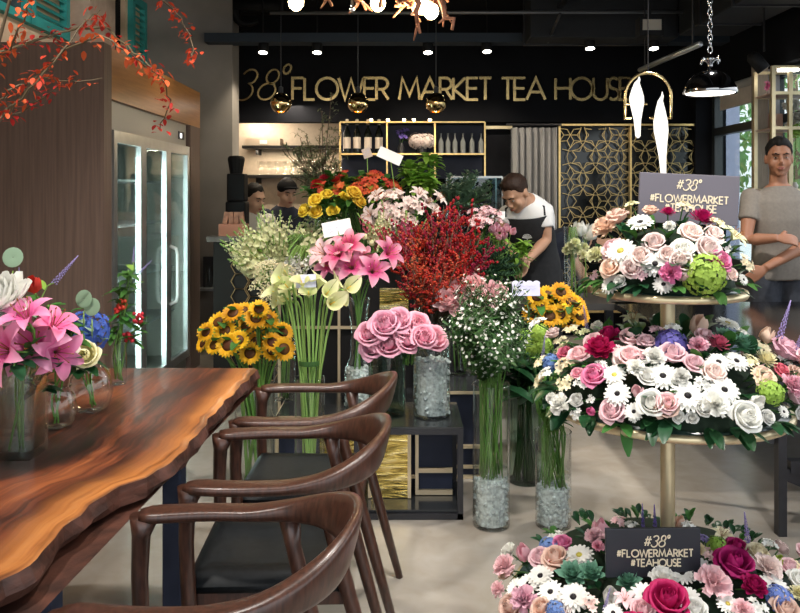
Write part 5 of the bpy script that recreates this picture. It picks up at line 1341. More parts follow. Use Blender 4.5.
for i in range(46):
    z, r, R_, hz = TIERS['bottom']; az = pi+pi*(i+.5)/46*1.0+U(-.05, .05); el = U(.08, .62); p = Vector((SX+R_*cos(az)*cos(el), SY+R_*sin(az)*cos(el), z+hz*sin(el)))
    if proj(p)[1] < 622 and proj(p)[0] < 812: continue
    k, c = random.choice((('rose', 'palepink'), ('rose', 'blush'), ('carnation', 'white'), ('rose', 'magenta'), ('gerbera', 'white'), ('carnation', 'pink')))
    n = Vector((cos(az), sin(az), .7)).normalized(); tip = p-n*(.03 if k == 'rose' else .01)
    fl = flower(KN[k], tip-n*.05, tip, n, k, .036, (C_[c], DARKC) if k == 'gerbera' else (C_[c],), STEMD, .0025); fl['category'] = {'gerbera': 'daisy'}.get(k, k)
    tag(fl, '%s %s low on the near rim of the bottom tier' % (CN[c], KN[k].replace('_', ' ')), None, '%s %ss on the near rim of the bottom tier' % (CN[c], KN[k].replace('_', ' ')))
for (k, c, tn), lst in tierflowers.items():
    nm = KN[k].replace('_', ' ')
    if k == 'gerbera': nm = 'dark-eyed '+nm
    if k == 'daisy': nm = 'yellow-eyed '+nm
    if k == 'freesia': nm = 'small star-petalled blossom'
    if k == 'succulent': nm = 'succulent rosette'
    back = [o for o in lst if o.get('back')]; fr_ = [o for o in lst if not o.get('back')]
    if fr_: name_apart(fr_, '%s %s on the %s tier' % (CN[c], nm, tn), '%s %ss of the %s tier' % (CN[c], nm, tn))
    for o in back:
        o['label'] = '%s %s at the far side of the %s flower tier' % (CN[c], nm, tn); o['group'] = '%s %ss at the back of the %s tier' % (CN[c], nm, tn); del o['back']
# moss cores and leaf sprigs
MOSS = PM('moss', (.006, .02, .008), trans=.05, rough=.7)
random.seed(5)
for tn, (z, r, R_, hz) in TIERS.items():
    a = MB(); n = 0
    def mf(s_, t_): 
        el = t_*pi/2; az = s_*2*pi; k = .78*(1+.05*noise.noise((4*cos(az)*cos(el)+3, 4*sin(az)*cos(el), 4*sin(el)+z*9)))
        kr = min(R_*k, r*1.12) if False else R_*k
        return Vector((max(.024, kr*cos(el)), 0, 0)).lerp(Vector((0, 0, 0)), 0).xyz if False else Vector((max(.026, kr*cos(el))*cos(az), max(.026, kr*cos(el))*sin(az), .004+hz*k*sin(el)))
    a.grid(mf, 48, 14)
    o = a.build('moss_bed', MOSS, None, True); o.location = (SX, SY, z)
    tag(o, 'dark green leafy bed under the flowers of the %s tier' % tn, 'flower bed')
    lst = []
    for i in range({'top': 50, 'middle': 90, 'bottom': 100}[tn]):
        rim = i < {'top': 20, 'middle': 30, 'bottom': 22}[tn]
        az = (i*2.4) if not rim else 2*pi*i/({'top': 20, 'middle': 30, 'bottom': 22}[tn])+U(-.1, .1); el = U(.02, .18) if rim else U(.3, 1.2)
        nrm = Vector((cos(az)*cos(el), sin(az)*cos(el), sin(el)*.9))
        p = Vector((SX+R_*cos(az)*cos(el)*.82, SY+R_*sin(az)*cos(el)*.82, z+hz*sin(el)*.8+.008))
        ln = U(.055, .085) if tn == 'middle' else (U(.045, .07) if tn == 'top' else U(.03, .05))
        a = MB(); a.tube([(0, 0, 0), nrm*ln*.5], .002, 5); o = a.build('leaf_sprig', STEMD, None, True); o.location = p
        b = MB()
        for k in range(3):
            dd = (nrm+Vector((U(-.7, .7), U(-.7, .7), U(-.3, .5) if not rim else U(-.5, .25)))).normalized()
            leafblade(b, nrm*ln*.25*(k+.5)/1.5, dd, ln, ln*.5, .25 if not rim else .35)
        b.build('leaves', random.choice((LEAFD, LEAFD, LEAFM)), o, True)
        o['category'] = 'leaf'; o['_tip'] = list(p+nrm*ln); lst.append(o)
    for o in lst: tag(o, 'glossy dark green leaf sprig among the flowers of the %s tier' % tn, None, 'leaf sprigs of the %s tier' % tn)
# the two printed boards
def board(name, label, u0, v0, u1, v1, y, m, tilt, ins):
    a, b = P(u0, v0, y), P(u1, v1, y); w_, h_ = (b-a).x, (a-b).z
    t = thing(name, label, 'sign', (a.x, y, b.z))
    R = Matrix.Rotation(tilt, 4, 'Y')
    def px(u, v): return (P(u, v, y)-Vector((a.x, y, b.z)))
    q = MB(); q.bx(0, w_, 0, .012, 0, h_); q.xf(R); q.build('board', m, t, bevel=.002)
    q = MB()
    for x in (w_*.3, w_*.7): q.tube([(x, .006, 0), (x, .006, -.1)], .004, 6)
    q.xf(R); q.build('pick', STEEL_B, t)
    LT = M('sign_print', (.72, .62, .45), .5)
    for s_, v, hpx, cx, slant, wt_ in ins:
        cap_ = hpx*y/FPX; o0 = px(cx, v); tw = text_width(s_, .16 if slant == 0 else .05)*cap_
        q = MB(); text(q, s_, Vector((o0.x-tw/2, -.0005, o0.z)), EX, EZ, EY, cap_, wt_, .0015, .16 if slant == 0 else .05, slant); q.xf(R)
        q.build('lettering', LT, t)
board('printed_board', 'grey board with gold printing standing behind the flowers of the top tier', 638, 172, 738, 222, 2.72, M('board_grey', (.115, .105, .13), .5), radians(2.5), [('#38°', 188, 10.5, 686, .2, .1), ('#FLOWERMARKET', 200.5, 7.2, 688, 0, .17), ('#TEAHOUSE', 209.5, 7.2, 690, 0, .17)])
board('printed_board', 'black board with gold printing standing among the flowers of the bottom tier', 606, 529, 701, 578, 2.34, M('board_black', (.012, .014, .022), .45), radians(-.5), [('#38°', 547, 11, 656, .2, .1), ('#FLOWERMARKET', 557, 7, 655, 0, .17), ('#TEAHOUSE', 566.5, 7, 656, 0, .17)])

# ------------------------------------------------------------------ bouquets of the display
def bunch(name, cat, base_label, group, vc, vr, neck, tips, kind, r, mats, stem=STEMG, sr=.003, leaves=2, leafmat=None, out=.6, face=.5, nr=None, leafsize=.06):
    """tips: points of the blooms; every stem runs from the vase foot through the neck"""
    lst = []; vc = Vector(vc); nr = nr if nr is not None else vr*.7
    ctr = sum((Vector(t) for t in tips), Vector())/len(tips)
    for t in tips:
        t = Vector(t); q = (t-ctr); q.z = 0
        b = vc+Vector((U(-vr, vr)*.6, U(-vr, vr)*.6, .014)); nk = vc+Vector((max(-nr, min(nr, q.x*.4))+U(-.2, .2)*nr, max(-nr, min(nr, q.y*.4))+U(-.2, .2)*nr, neck))
        d = (t-ctr)*out/.15+Vector((0, -face, .7))
        rr = r*random.choice((.93, 1, 1.06))
        lst.append(flower(name, b, t, d, kind, rr, mats, stem, sr, nk, leaves, leafmat, leafsize=leafsize, cat=cat))
    name_apart(lst, base_label, group)
    return lst
def pts_px(lst, y, jit=.06): return [P(u, v, y+U(-jit, jit)) for u, v in lst]
def blob(u, v, ru, rv, y, n, ry=.12, seed=1):
    rd = random.Random(seed); o = []; k = 0
    while len(o) < n:
        a, b = rd.uniform(-1, 1), rd.uniform(-1, 1)
        if a*a+b*b > 1: continue
        o.append(P(u+a*ru, v+b*rv, y+ry*(rd.uniform(-1, 1)*.5+b*-.6)))
    return o
random.seed(31)
cyl = lambda r, h: [(r*.97, 0), (r, .006), (r, h)]
# sunflowers by the table
V = vase('cylinder_vase', 'clear glass vase of sunflower stems on the floor behind the table', (-.70, 3.85, 0), cyl(.095, .5), .5)
SF = [(206, 332), (214, 345), (225, 331), (246, 326), (239, 340), (256, 318), (268, 319), (283, 332), (272, 342), (270, 328), (256, 342), (284, 349), (218, 322), (233, 313), (272, 350), (243, 310), (259, 309), (228, 345), (203, 343), (250, 353)]
SM = (C_['sun'], SUNC, SEPG)
bunch('sunflower', 'sunflower', 'sunflower in the floor vase behind the table', 'sunflowers behind the table', (-.70, 3.85, 0), .09, .5, pts_px(SF, 3.8, .1), 'sunflower', .056, SM, STEMG, .006, 3, LEAFM, .5, 1.0, .07, .1)
# calla lilies
V = vase('cylinder_vase', 'tall clear glass vase of calla lily stems', (-.42, 3.72, 0), cyl(.07, .56), .55)
CL = [(283, 283), (279, 295), (283, 304), (290, 290), (292, 302), (297, 296), (303, 287), (309, 297), (318, 289), (325, 296), (332, 289), (344, 291), (336, 302), (329, 305), (312, 285), (288, 277)]
bunch('calla_lily', 'calla lily', 'pale yellow calla lily in the tall clear vase', 'calla lilies', (-.42, 3.72, 0), .05, .6, pts_px(CL, 3.7, .08), 'calla', .038, (C_['calla'], SPADX), STEMP, .0055, 0, None, .9, .5, .045)
tie = MB(); tie.lathe([(.052, 0), (.054, .012), (.052, .024)], 20); o = tie.build('stem_tie', STEMD, None, True); o.location = (-.42, 3.72, .62); tag(o, 'dark tie round the calla lily stems', 'tie')
# white lace flowers
vase('cylinder_vase', 'glass vase half hidden behind the calla lilies', (-.62, 4.3, .31), cyl(.06, .35), .5)
bunch('lace_flower', 'lace flower', 'white lace flower umbel behind the calla lilies', 'white lace flowers', (-.62, 4.3, .31), .05, .35, blob(275, 282, 17, 17, 4.3, 14, seed=4), 'lace', .06, (C_['cream'], STEMP), STEMG, .0025, 1, LEAFM, .8, .4)
# snapdragons
vase('cylinder_vase', 'glass vase of cream snapdragons on the tall riser', (-.62, 5.05, 1.0), cyl(.09, .16), .5)
bunch('snapdragon', 'snapdragon', 'cream snapdragon spike on the tall riser', 'cream snapdragons', (-.62, 5.05, 1.0), .08, .16, blob(279, 258, 38, 24, 4.95, 34, .3, 8), 'snapdragon', .1, (C_['creamgreen'], STEMP), STEMP, .0035, 3, LEAFL, .75, .3)
bunch('snapdragon', 'snapdragon', 'white snapdragon spike hanging low beside the price card', 'white snapdragons', (-.6, 4.9, 1.0), .08, .1, blob(290, 272, 24, 12, 4.7, 12, .1, 18), 'snapdragon', .07, (C_['white'], STEMP), STEMP, .0035, 2, LEAFM, .9, .8)
# pink lilies in the narrow vase with gravel
vase('trumpet_vase', 'tall flared glass vase of pink lilies over glass gravel', (-.215, 4.16, .31), [(.075, 0), (.075, .2), (.045, .26), (.04, .4), (.06, .56)], .7, .36)
LL = [(334, 262, -.5), (350, 243, -.1), (362, 258, .2), (352, 264, 0), (386, 250, .7), (372, 268, .3), (340, 252, -.4), (326, 250, -.6)]
lst = []
for u, v, dx in LL:
    t = P(u, v+5, 4.1+U(-.05, .05)); lst.append(flower('pink_lily', Vector((-.215+U(-.03, .03), 4.16+U(-.03, .03), .46)), t, (dx, -.8, .55), 'lily', .088, (C_['lilypink'] if u > 330 else C_['palepink'], STAM), STEMG, .004, Vector((-.215+dx*.03, 4.16, .85)), 3, LEAFM, leafsize=.1, cat='lily'))
name_apart(lst, 'open pink lily in the flared vase', 'pink lilies in the flared vase')
for u, v in ((337, 236), (364, 232), (372, 238)):
    o = flower('lily_bud', Vector((-.215, 4.16, .46)), P(u, v+8, 4.14), (U(-.2, .2), -.1, 1), 'tulip', .018, (C_['creamgreen'],), STEMG, .003, Vector((-.215, 4.16, .88)), 1, LEAFM, leafsize=.09, cat='lily bud'); lst.append(o)
name_apart(lst[-3:], 'closed green lily bud above the pink lilies', 'lily buds')
# yellow roses, orange alstroemeria, greens on the tall riser
vase('cylinder_vase', 'glass vase of yellow roses on the tall riser', (-.42, 5.2, 1.0), cyl(.08, .16), .5)
bunch('yellow_rose', 'rose', 'yellow rose among the greens at the top of the display', 'yellow roses', (-.42, 5.2, 1.0), .07, .16, pts_px([(317, 203), (333, 213), (358, 204), (327, 198), (308, 213), (345, 200), (352, 196), (318, 214)], 5.1), 'rose', .045, (C_['yellow'],), STEMG, .003, 5, LEAFM, .6, .7, leafsize=.1)
bunch('alstroemeria', 'alstroemeria', 'orange alstroemeria at the top of the display', 'orange alstroemerias', (-.2, 5.28, 1.0), .08, .14, blob(362, 186, 42, 12, 5.25, 22, .1, 3), 'freesia', .055, (C_['alstro'],), STEMG, .003, 5, LEAFL, .6, .5, leafsize=.1)
bunch('red_ginger', 'red flower', 'red crested flower left of the orange alstroemerias', 'red crested flowers', (-.55, 5.3, 1.0), .05, .14, pts_px([(325, 182), (336, 184), (318, 187), (441, 187)][:3], 5.3), 'carnation', .045, (C_['red'],), STEMG, .003, 4, LEAFM, .6, .3, leafsize=.1)
bunch('green_branch', 'branch', 'leafy green branch at the display crest', 'leafy green branches', (.05, 5.32, 1.0), .08, .16, blob(424, 172, 20, 16, 5.3, 16, .1, 9), None, .03, (), STEMG, .0035, 20, LEAFL, .6, .4, leafsize=.09)
bunch('green_branch', 'branch', 'leafy stem filling the display between the price cards', 'filler greens', (-.3, 5.25, 1.0), .1, .16, blob(352, 192, 48, 22, 5.3, 26, .1, 19), None, .03, (), STEMG, .0035, 9, LEAFM, .6, .4, leafsize=.1)
# mixed white and pink lilies above the red branches
vase('cylinder_vase', 'glass vase of white lilies at the middle of the tall riser', (-.02, 5.0, 1.0), cyl(.08, .14), .5)
bunch('white_lily', 'lily', 'white and pink lily above the red berry branches', 'white lilies above the red branches', (-.02, 5.0, 1.0), .07, .14, pts_px([(378, 198), (397, 200), (408, 208), (425, 205), (418, 196), (432, 212), (388, 208), (437, 200), (372, 216), (381, 224)], 4.95), 'lily', .065, (C_['blush'], STAM), STEMG, .003, 4, LEAFM, .7, .7, leafsize=.09)
bunch('snapdragon', 'snapdragon', 'dark pink snapdragon spike beside the red branches', 'dark pink snapdragons', (-.05, 4.85, 1.0), .07, .12, blob(396, 240, 24, 18, 4.75, 16, .1, 6), 'snapdragon', .075, (C_['dusty'], STEMP), STEMG, .003, 2, LEAFM, .6, .4)
bunch('snapdragon', 'snapdragon', 'peach and green snapdragon spike beside the pink lilies', 'peach snapdragons', (-.1, 4.82, 1.0), .07, .12, blob(384, 240, 12, 14, 4.7, 8, .1, 7), 'snapdragon', .06, (C_['creamgreen'], STEMP), STEMG, .003, 2, LEAFL, .6, .4)
bunch('blush_blossom', 'flower', 'white and blush blossom above the dark pink snapdragons', 'blush blossoms', (-.02, 5.0, 1.0), .07, .14, blob(402, 214, 30, 20, 4.85, 16, .1, 71), 'freesia', .06, (C_['blush'],), STEMG, .003, 3, LEAFM, .6, .7, leafsize=.08)
# red berry branches
vase('cylinder_vase', 'tall clear glass vase holding the red berry branches', (.17, 4.36, .31), cyl(.085, .62), .5)
REDB = PM('berry_red', (.36, .008, .022), hv=.02, vv=.4); REDB2 = PM('berry_orange', (.42, .05, .03))
protos = []
for s_ in range(6):
    rd = random.Random(s_); a = MB(); b = MB(); ln = .5
    main = [Vector((0, 0, 0)), Vector((rd.uniform(-.02, .02), rd.uniform(-.02, .02), ln*.5)), Vector((rd.uniform(-.03, .03), rd.uniform(-.03, .03), ln))]
    b.tube(main, [.004, .003, .0015], 5)
    for i in range(11):
        t = .22+.78*i/11; p = main[0].lerp(main[2], t); q = i*2.4; e = p+Vector((cos(q)*.06, sin(q)*.06, .07))*rd.uniform(.6, 1.2); b.tube([p, e], [.002, .001], 4)
        for k in range(9):
            c = p.lerp(e, .15+.85*k/8)+Vector((rd.uniform(-1, 1), rd.uniform(-1, 1), rd.uniform(-1, 1)))*.008; s2 = rd.uniform(.005, .0085); a.ell(c, (s2, s2, s2*1.25), 5, 4)
    protos.append((a.mesh('berries', REDB if s_ % 4 else REDB2), b.mesh('berry_branch', TWIG)))
lst = []
rd = random.Random(2)
for i, t in enumerate(blob(441, 243, 50, 40, 4.4, 46, .25, 12)):
    b = Vector((.17+(t.x-.17)*.22, 4.36+(t.y-4.36)*.2, .72)); d = (t-b); ln = d.length
    be, br_ = protos[i % 6]
    q = d.to_track_quat('Z', 'Y') @ Euler((0, 0, rd.uniform(0, 6))).to_quaternion()
    o = inst('berry_branch', br_, None, b, q, (1, 1, ln/.5)); o['category'] = 'branch'; o['_tip'] = list(t); inst('berries', be, o)
    lst.append(o)
name_apart(lst, 'twiggy branch thick with small red berries in the tall clear vase', 'red berry branches')
# small white and pink stock, tulips, dark bush, hydrangeas near the apron man
vase('cylinder_vase', 'clear vase of mauve stock on the dark work table', (.5, 5.12, .75), cyl(.07, .28), .5)
bunch('stock_flower', 'stock flower', 'white and mauve stock flower beside the apron man', 'mauve stock flowers', (.5, 5.12, .75), .06, .28, blob(484, 218, 16, 8, 5.1, 14, .06, 5), 'freesia', .042, (C_['palepink'],), STEMG, .003, 3, LEAFM, .6, .4)
bunch('pink_tulip', 'tulip', 'salmon pink tulip under the mauve stock', 'salmon tulips', (.62, 5.0, .75), .05, .2, blob(499, 234, 13, 6, 5.0, 12, .05, 15), 'tulip', .024, (C_['pink'],), STEMP, .003, 3, LEAFL, .5, .8)
vase('glass_tumbler', 'small clear glass tumbler at the corner of the work table', (.66, 5.2, .75), [(.03, 0), (.035, .11)], .5)
vase('cylinder_vase', 'vase of dark feathery greenery on the dark work table', (.42, 4.95, .75), cyl(.08, .16), .4)
NEED = PM('feather_green', (.035, .085, .045), trans=.15)
def feathery(name, cat, label, group, vc, neck, tips, m, ln=.05, nleaf=70, wd=.007, stem=STEMD):
    lst = []
    for t in tips:
        vc_ = Vector(vc); nk = vc_+Vector((U(-.03, .03), U(-.03, .03), neck)); b = vc_+Vector((U(-.03, .03), U(-.03, .03), .014))
        o = flower(name, b, t, (0, 0, 1), None, 0, (), stem, .003, nk, cat=cat)
        a = MB(); d = (t-nk)
        for i in range(nleaf):
            s_ = .3+.7*i/nleaf; p = nk+d*s_-b; q = i*2.4; leafblade(a, p, (cos(q)*.8, sin(q)*.8, .6), ln*U(.7, 1.3)*(1.25-s_*.5), wd, .15, .1, 2)
        a.build('needles', m, o)
        lst.append(o)
    name_apart(lst, label, group); return lst
feathery('feathery_branch', 'branch', 'dark feathery evergreen branch below the apron man', 'dark feathery branches', (.42, 4.95, .75), .16, blob(486, 262, 34, 26, 4.85, 34, .2, 21), NEED, .07, 80, .008)
vase('cylinder_vase', 'vase of blue-green sprays in front of the glass case', (.4, 5.42, .99), cyl(.06, .2), .4) if False else None
rs = thing('plant_pedestal', 'dark plant pedestal behind the red berry branches', 'pedestal', (.38, 5.7, 0)); MB().bx(-.14, .14, -.14, .14, 0, 1.12).build('pedestal_body', BLACK, rs); MB().bx(-.15, .15, -.15, .15, 1.12, 1.14).build('pedestal_top', BLACK, rs)
vase('cylinder_vase', 'vase of blue green sprays in front of the glass case', (.38, 5.66, 1.14), cyl(.07, .16), .4)
feathery('eucalyptus_spray', 'branch', 'blue-green leafy spray in front of the glass case', 'blue green sprays', (.38, 5.66, 1.14), .16, blob(466, 190, 26, 20, 5.6, 26, .2, 22), PM('spray_green', (.17, .27, .18), trans=.25), .07, 34, .028)
bunch('red_spray', 'branch', 'dark red leafy spray over the mauve stock', 'dark red sprays', (.42, 5.3, .75), .05, .3, blob(470, 215, 25, 10, 5.25, 10, .1, 23), None, 0, (), TWIG, .002, 9, PM('leaf_red', (.22, .02, .03)), .5, .3, leafsize=.05)
vase('cylinder_vase', 'vase of pale pink peonies on the navy box', (.33, 4.36, .435), cyl(.075, .3), .5)
bunch('pale_peony', 'peony', 'large pale pink peony behind the white daisies', 'pale pink peonies', (.33, 4.36, .435), .06, .3, pts_px([(456, 292), (474, 290), (493, 296), (462, 302), (484, 304), (450, 303)], 4.3), 'peony', .085, (C_['palepink'],), STEMG, .004, 4, LEAFM, .4, .9, leafsize=.09)
# pink roses over the steel stand
vase('cylinder_vase', 'wide glass vase filled with glass gravel under the pink roses', (.145, 3.66, .403), cyl(.085, .36), .85, .72)
vase('cylinder_vase', 'green-tinted glass vase under the pink roses', (-.06, 3.68, .403), cyl(.085, .3), .75, 0, GGLASS)
RR = [(371, 337), (386, 329), (375, 349), (389, 347), (405, 333), (422, 340), (431, 342), (407, 343), (398, 325), (416, 329)]
bunch('pink_rose', 'rose', 'large pink rose over the black steel stand', 'pink roses over the steel stand', (.03, 3.66, .62), .05, .12, pts_px(RR, 3.56, .04), 'rose', .06, (C_['rosepink'],), STEMG, .004, 5, LEAFD, .35, 1.0, .05, .09)
# white daisy bush in the tall floor vase
vase('cylinder_vase', 'tall floor vase of white daisy stems over glass gravel', (.39, 3.42, 0), cyl(.079, .60), .4, .33, n=32)
WD = PM('small_white', (.8, .8, .74)); BUSH = PM('bush_green', (.03, .085, .02), trans=.15)
lst = []
dp_ = []
for s_ in range(5):
    rd = random.Random(40+s_); a = MB(); b = MB()
    for i in range(20):
        t = i/19; q = i*2.4; c = Vector((cos(q)*.055*(.4+t*.6), sin(q)*.055*(.4+t*.6), .03+.2*t+rd.uniform(-.01, .01))); st_ = len(a.v)
        k = rd.uniform(.0045, .0085)
        for j in range(8): a.petal(2*pi*j/8, k, k*.5, .2, 0, 0, 'flat', 0, 0, 1, 1)
        a.ell((0, 0, .001), (k*.32, k*.32, k*.2), 5, 3)
        rot = Vector((cos(q)*.6, sin(q)*.6, .8)).to_track_quat('Z', 'Y').to_matrix().to_4x4(); a.xf(Matrix.Translation(c) @ rot, st_)
        b.tube([(0, 0, c.z*.5), c], .0009, 4, False)
        for k2 in range(6): leafblade(b, Vector((0, 0, 0)).lerp(c, .3+.13*k2), (rd.uniform(-1, 1), rd.uniform(-1, 1), .4), .04, .009, .1, .1, 2)
    dp_.append((a.mesh('florets', WD), b.mesh('leafy_sprigs', BUSH)))
for i, t in enumerate(blob(488, 333, 34, 38, 3.4, 40, .3, 33)):
    nk = Vector((.39+U(-.05, .05), 3.42+U(-.05, .05), .6)); b = Vector((.39+U(-.05, .05), 3.42+U(-.05, .05), .21))
    d = (t-nk).normalized(); o = flower('daisy_spray', b, t, d, None, 0, (), STEMG, .0028, nk, cat='daisy spray')
    q = (d+Vector((0, -.15, .3))).to_track_quat('Z', 'Y') @ Euler((0, 0, U(0, 6))).to_quaternion(); f_, l_ = dp_[i % 5]
    inst('florets', f_, o, t-b-d*.12, q); inst('leafy_sprigs', l_, o, t-b-d*.12, q); lst.append(o)
name_apart(lst, 'fine leafy spray of tiny white daisies in the tall floor vase', 'white daisy sprays')
# sunflowers on the right, grass stems, second floor vase
vase('cylinder_vase', 'glass vase of sunflowers behind the grassy stems', (.8, 4.45, 0), cyl(.09, .6), .5)
SR = [(547, 295), (557, 303), (571, 302), (580, 316), (560, 314), (540, 305), (533, 313), (568, 320), (550, 316), (577, 306), (537, 297), (561, 292)]
bunch('sunflower', 'sunflower', 'sunflower in the vase beside the flower tiers', 'sunflowers beside the flower tiers', (.8, 4.45, 0), .08, .6, pts_px(SR, 4.35, .08), 'sunflower', .062, SM, STEMG, .006, 3, LEAFM, .4, 1.2, .06, .1)
vase('cylinder_vase', 'dark-stemmed glass vase of long grass stems behind the daisy vase', (.62, 3.95, 0), cyl(.09, .45), .5, 0, GGLASS)
lst = []
for i, t in enumerate(blob(528, 372, 19, 22, 3.8, 40, .2, 44)):
    b = Vector((.62+U(-.06, .06), 3.95+U(-.06, .06), .014)); nk = Vector((.62+(t.x-.62)*.5, 3.92+U(-.05, .03), .5)); lst.append(flower('grass_stem', b, t, (0, 0, 1), None, 0, (), STEMD, .0035, nk, 2, LEAFD, leafsize=.16, cat='stem'))
name_apart(lst, 'long dark green stem in the green-tinted floor vase', 'long green stems')
bunch('viburnum', 'viburnum', 'lime green viburnum ball above the long green stems', 'viburnum balls', (.62, 3.95, 0), .05, .45, pts_px([(526, 340), (538, 335), (532, 347), (541, 345)], 3.75, .03), 'hydrangea', .045, (C_['green'],), STEMG, .003, 3, LEAFL, .4, .6)
vase('cylinder_vase', 'floor vase of grassy stems over glass gravel beside the flower tiers', (.655, 3.42, 0), cyl(.076, .40), .55, .42, n=32)
lst = []
for i, t in enumerate(blob(552, 392, 17, 22, 3.35, 44, .15, 45)):
    b = Vector((.655+U(-.05, .05), 3.42+U(-.05, .05), .17)); nk = Vector((.655+U(-.05, .05), 3.42+U(-.05, .05), .4)); lst.append(flower('grass_stem', b, t, (0, 0, 1), None, 0, (), STEMG, .003, nk, 1, LEAFM, leafsize=.12, cat='stem'))
name_apart(lst, 'thin green stem in the floor vase beside the flower tiers', 'thin green stems')
vase('cylinder_vase', 'slim clear vase of cream blossoms on the work table', (1.09, 5.02, .75), cyl(.06, .46), .6)
bunch('lisianthus', 'flower', 'cream ruffled blossom in the slim clear vase', 'cream blossoms in the slim vase', (1.09, 5.02, .75), .045, .46, pts_px([(570, 248), (577, 252), (583, 249), (575, 244), (567, 253), (582, 256)], 5.0, .04), 'carnation', .036, (C_['creamgreen'],), STEMP, .003, 0, None, .4, .6)
bunch('white_calla', 'flower', 'white drooping blossom above the slim clear vase', 'white drooping blossoms', (1.17, 5.05, .75), .03, .4, pts_px([(588, 240), (580, 236)], 5.05, .02), 'tulip', .055, (C_['white'],), STEMP, .003, 1, LEAFL, .6, .3)
bunch('green_bunch', 'greens', 'bright green leafy sprig in the hand of the apron man', 'greens held by the apron man', (.79, 5.3, .75), .02, .1, blob(518, 248, 11, 14, 5.25, 8, .05, 51), None, 0, (), STEMG, .002, 16, LEAFL, .6, .4, leafsize=.07)
# airy olive branches over the bar
vase('cylinder_vase', 'dark glass vase of airy olive branches on the bar counter', (-.6, 6.25, 1.1), cyl(.08, .3), .5, 0, GGLASS)
OLV = PM('olive_leaf', (.17, .2, .11), trans=.2)
lst = []
for i, t in enumerate(blob(312, 155, 30, 26, 6.2, 20, .3, 61)+[P(331, 95, 6.2), P(322, 112, 6.2), P(340, 130, 6.2)]):
    b = Vector((-.6+U(-.04, .04), 6.25+U(-.04, .04), 1.12)); nk = Vector((-.6+U(-.03, .03), 6.25, 1.4)); o = flower('olive_branch', b, t, (0, 0, 1), None, 0, (), TWIG, .003, nk, 0, cat='branch'); lst.append(o)
    tw = MB(); lv = MB()
    for k in range(12):
        p = nk.lerp(t, .25+.75*k/11)-b; e = p+Vector((U(-1, 1), U(-1, 1), U(-.3, .9)))*.09; tw.tube([p, e], [.0015, .0008], 4)
        for j in range(9): leafblade(lv, p.lerp(e, .2+.8*j/8), (U(-1, 1), U(-1, 1), U(-.6, 1)), U(.022, .038), .011, .2, .1, 2)
    tw.build('twigs', TWIG, o); lv.build('leaves', OLV, o)
name_apart(lst, 'airy olive branch over the bar counter', 'olive branches')
# flowers on the black shelf unit and the gold shelves
pv = vase('bud_vase', 'small vase of mauve blossoms on the gold framed shelf', (P(401, 0, 7.85).x, 7.85, zm+.012), [(.03, 0), (.035, .05), (.015, .1)], 0, 0, M('vase_dark', (.03, .03, .035), .3))
bunch('mauve_sprig', 'flower', 'purple sprig in the small shelf vase', 'purple shelf sprigs', (P(401, 0, 7.85).x, 7.85, zm+.012), .01, .09, pts_px([(399, 133), (403, 137), (405, 131)], 7.85, .01), 'freesia', .05, (C_['violet'],), STEMG, .003, 2, LEAFM)
pv = vase('bud_vase', 'small vase of pink hydrangea on the gold framed shelf', (P(422, 0, 7.85).x, 7.85, zm+.012), [(.04, 0), (.045, .04), (.025, .08)], 0, 0, MATS['vase_dark'])
bunch('pink_hydrangea', 'hydrangea', 'pale pink hydrangea head on the gold framed shelf', 'shelf hydrangeas', (P(422, 0, 7.85).x, 7.85, zm+.012), .015, .08, pts_px([(417, 143), (426, 143)], 7.85, .01), 'hydrangea', .075, (C_['blush'],), STEMG, .003, 1, LEAFM)
for (u, v, k, c, r, lab) in ((791, 108, 'peony', 'white', .075, 'white blossom on the gold shelves behind the man in grey'), (797, 119, 'peony', 'white', .06, 'lower white blossom on the gold shelves behind the man'), (796, 132, 'hydrangea', 'green', .055, 'lime green bloom on the gold shelves above the man'), (768, 87, 'freesia', 'hotpink', .05, 'dark pink sprig on the gold shelves by the window post')):
    p = P(u, v, 6.12); zz = max([z for z in gz if z < p.z-.02])+.007; xx = max(gx[0]+.05, p.x)
    vv = vase('bud_vase', 'small pale vase under the '+lab, (xx, 6.15, zz), [(.025, 0), (.03, .03), (.018, .05)], 0, 0, M('vase_pale', (.6, .56, .52), .4))
    o = flower('shelf_flower', (xx, 6.15, zz+.01), p, (-.2, -.8, .5), k, r, (C_[c],), STEMG, .003); tag(o, lab, 'flower')
# price cards on sticks
def card(u, v, wpx, hpx, y, ang, m, label, foot):
    p = P(u, v, y); t = thing('price_card', label, 'card', (p.x, y, p.z)); R = Matrix.Rotation(radians(ang), 4, 'Y') @ Matrix.Rotation(radians(-8), 4, 'X'); w_, h_ = wpx/FPX*y, hpx/FPX*y
    a = MB(); a.bx(-w_/2, w_/2, -.0015, .0015, -h_/2, h_/2) if 'scalloped' not in label else [a.ell((-w_*.375+w_*.25*k, 0, h_*.4), (w_*.135, .0013, h_*.2), 12, 6) for k in range(4)]+[a.bx(-w_/2, w_/2, -.0015, .0015, -h_/2, h_*.4)]
    a.xf(R); a.build('card_sheet', m, t)
    a = MB()
    for k in range(3):
        q = [(-w_*.35+w_*.7*i/14, h_*(.2-.2*k)+h_*.06*sin(i*1.9+k)) for i in range(15 if k < 2 else 9)]
        for (xa, za), (xb, zb_) in zip(q, q[1:]): a.bar((xa, -.0022, za), (xb, -.0022, zb_), h_*.03, .001, (0, 1, 0))
    if m is not WHITECARD or wpx > 26: a.xf(R); a.build('handwriting', M('ink_pale', (.5, .52, .75), .6), t)
    a = MB(); a.tube([(0, .003, 0), Vector(foot)-p], .003, 5); a.build('stick', STEMP, t)
card(390, 156, 25, 11, 5.1, 24, WHITECARD, 'white price card tilted at the top of the display', (.0, 5.2, 1.2))
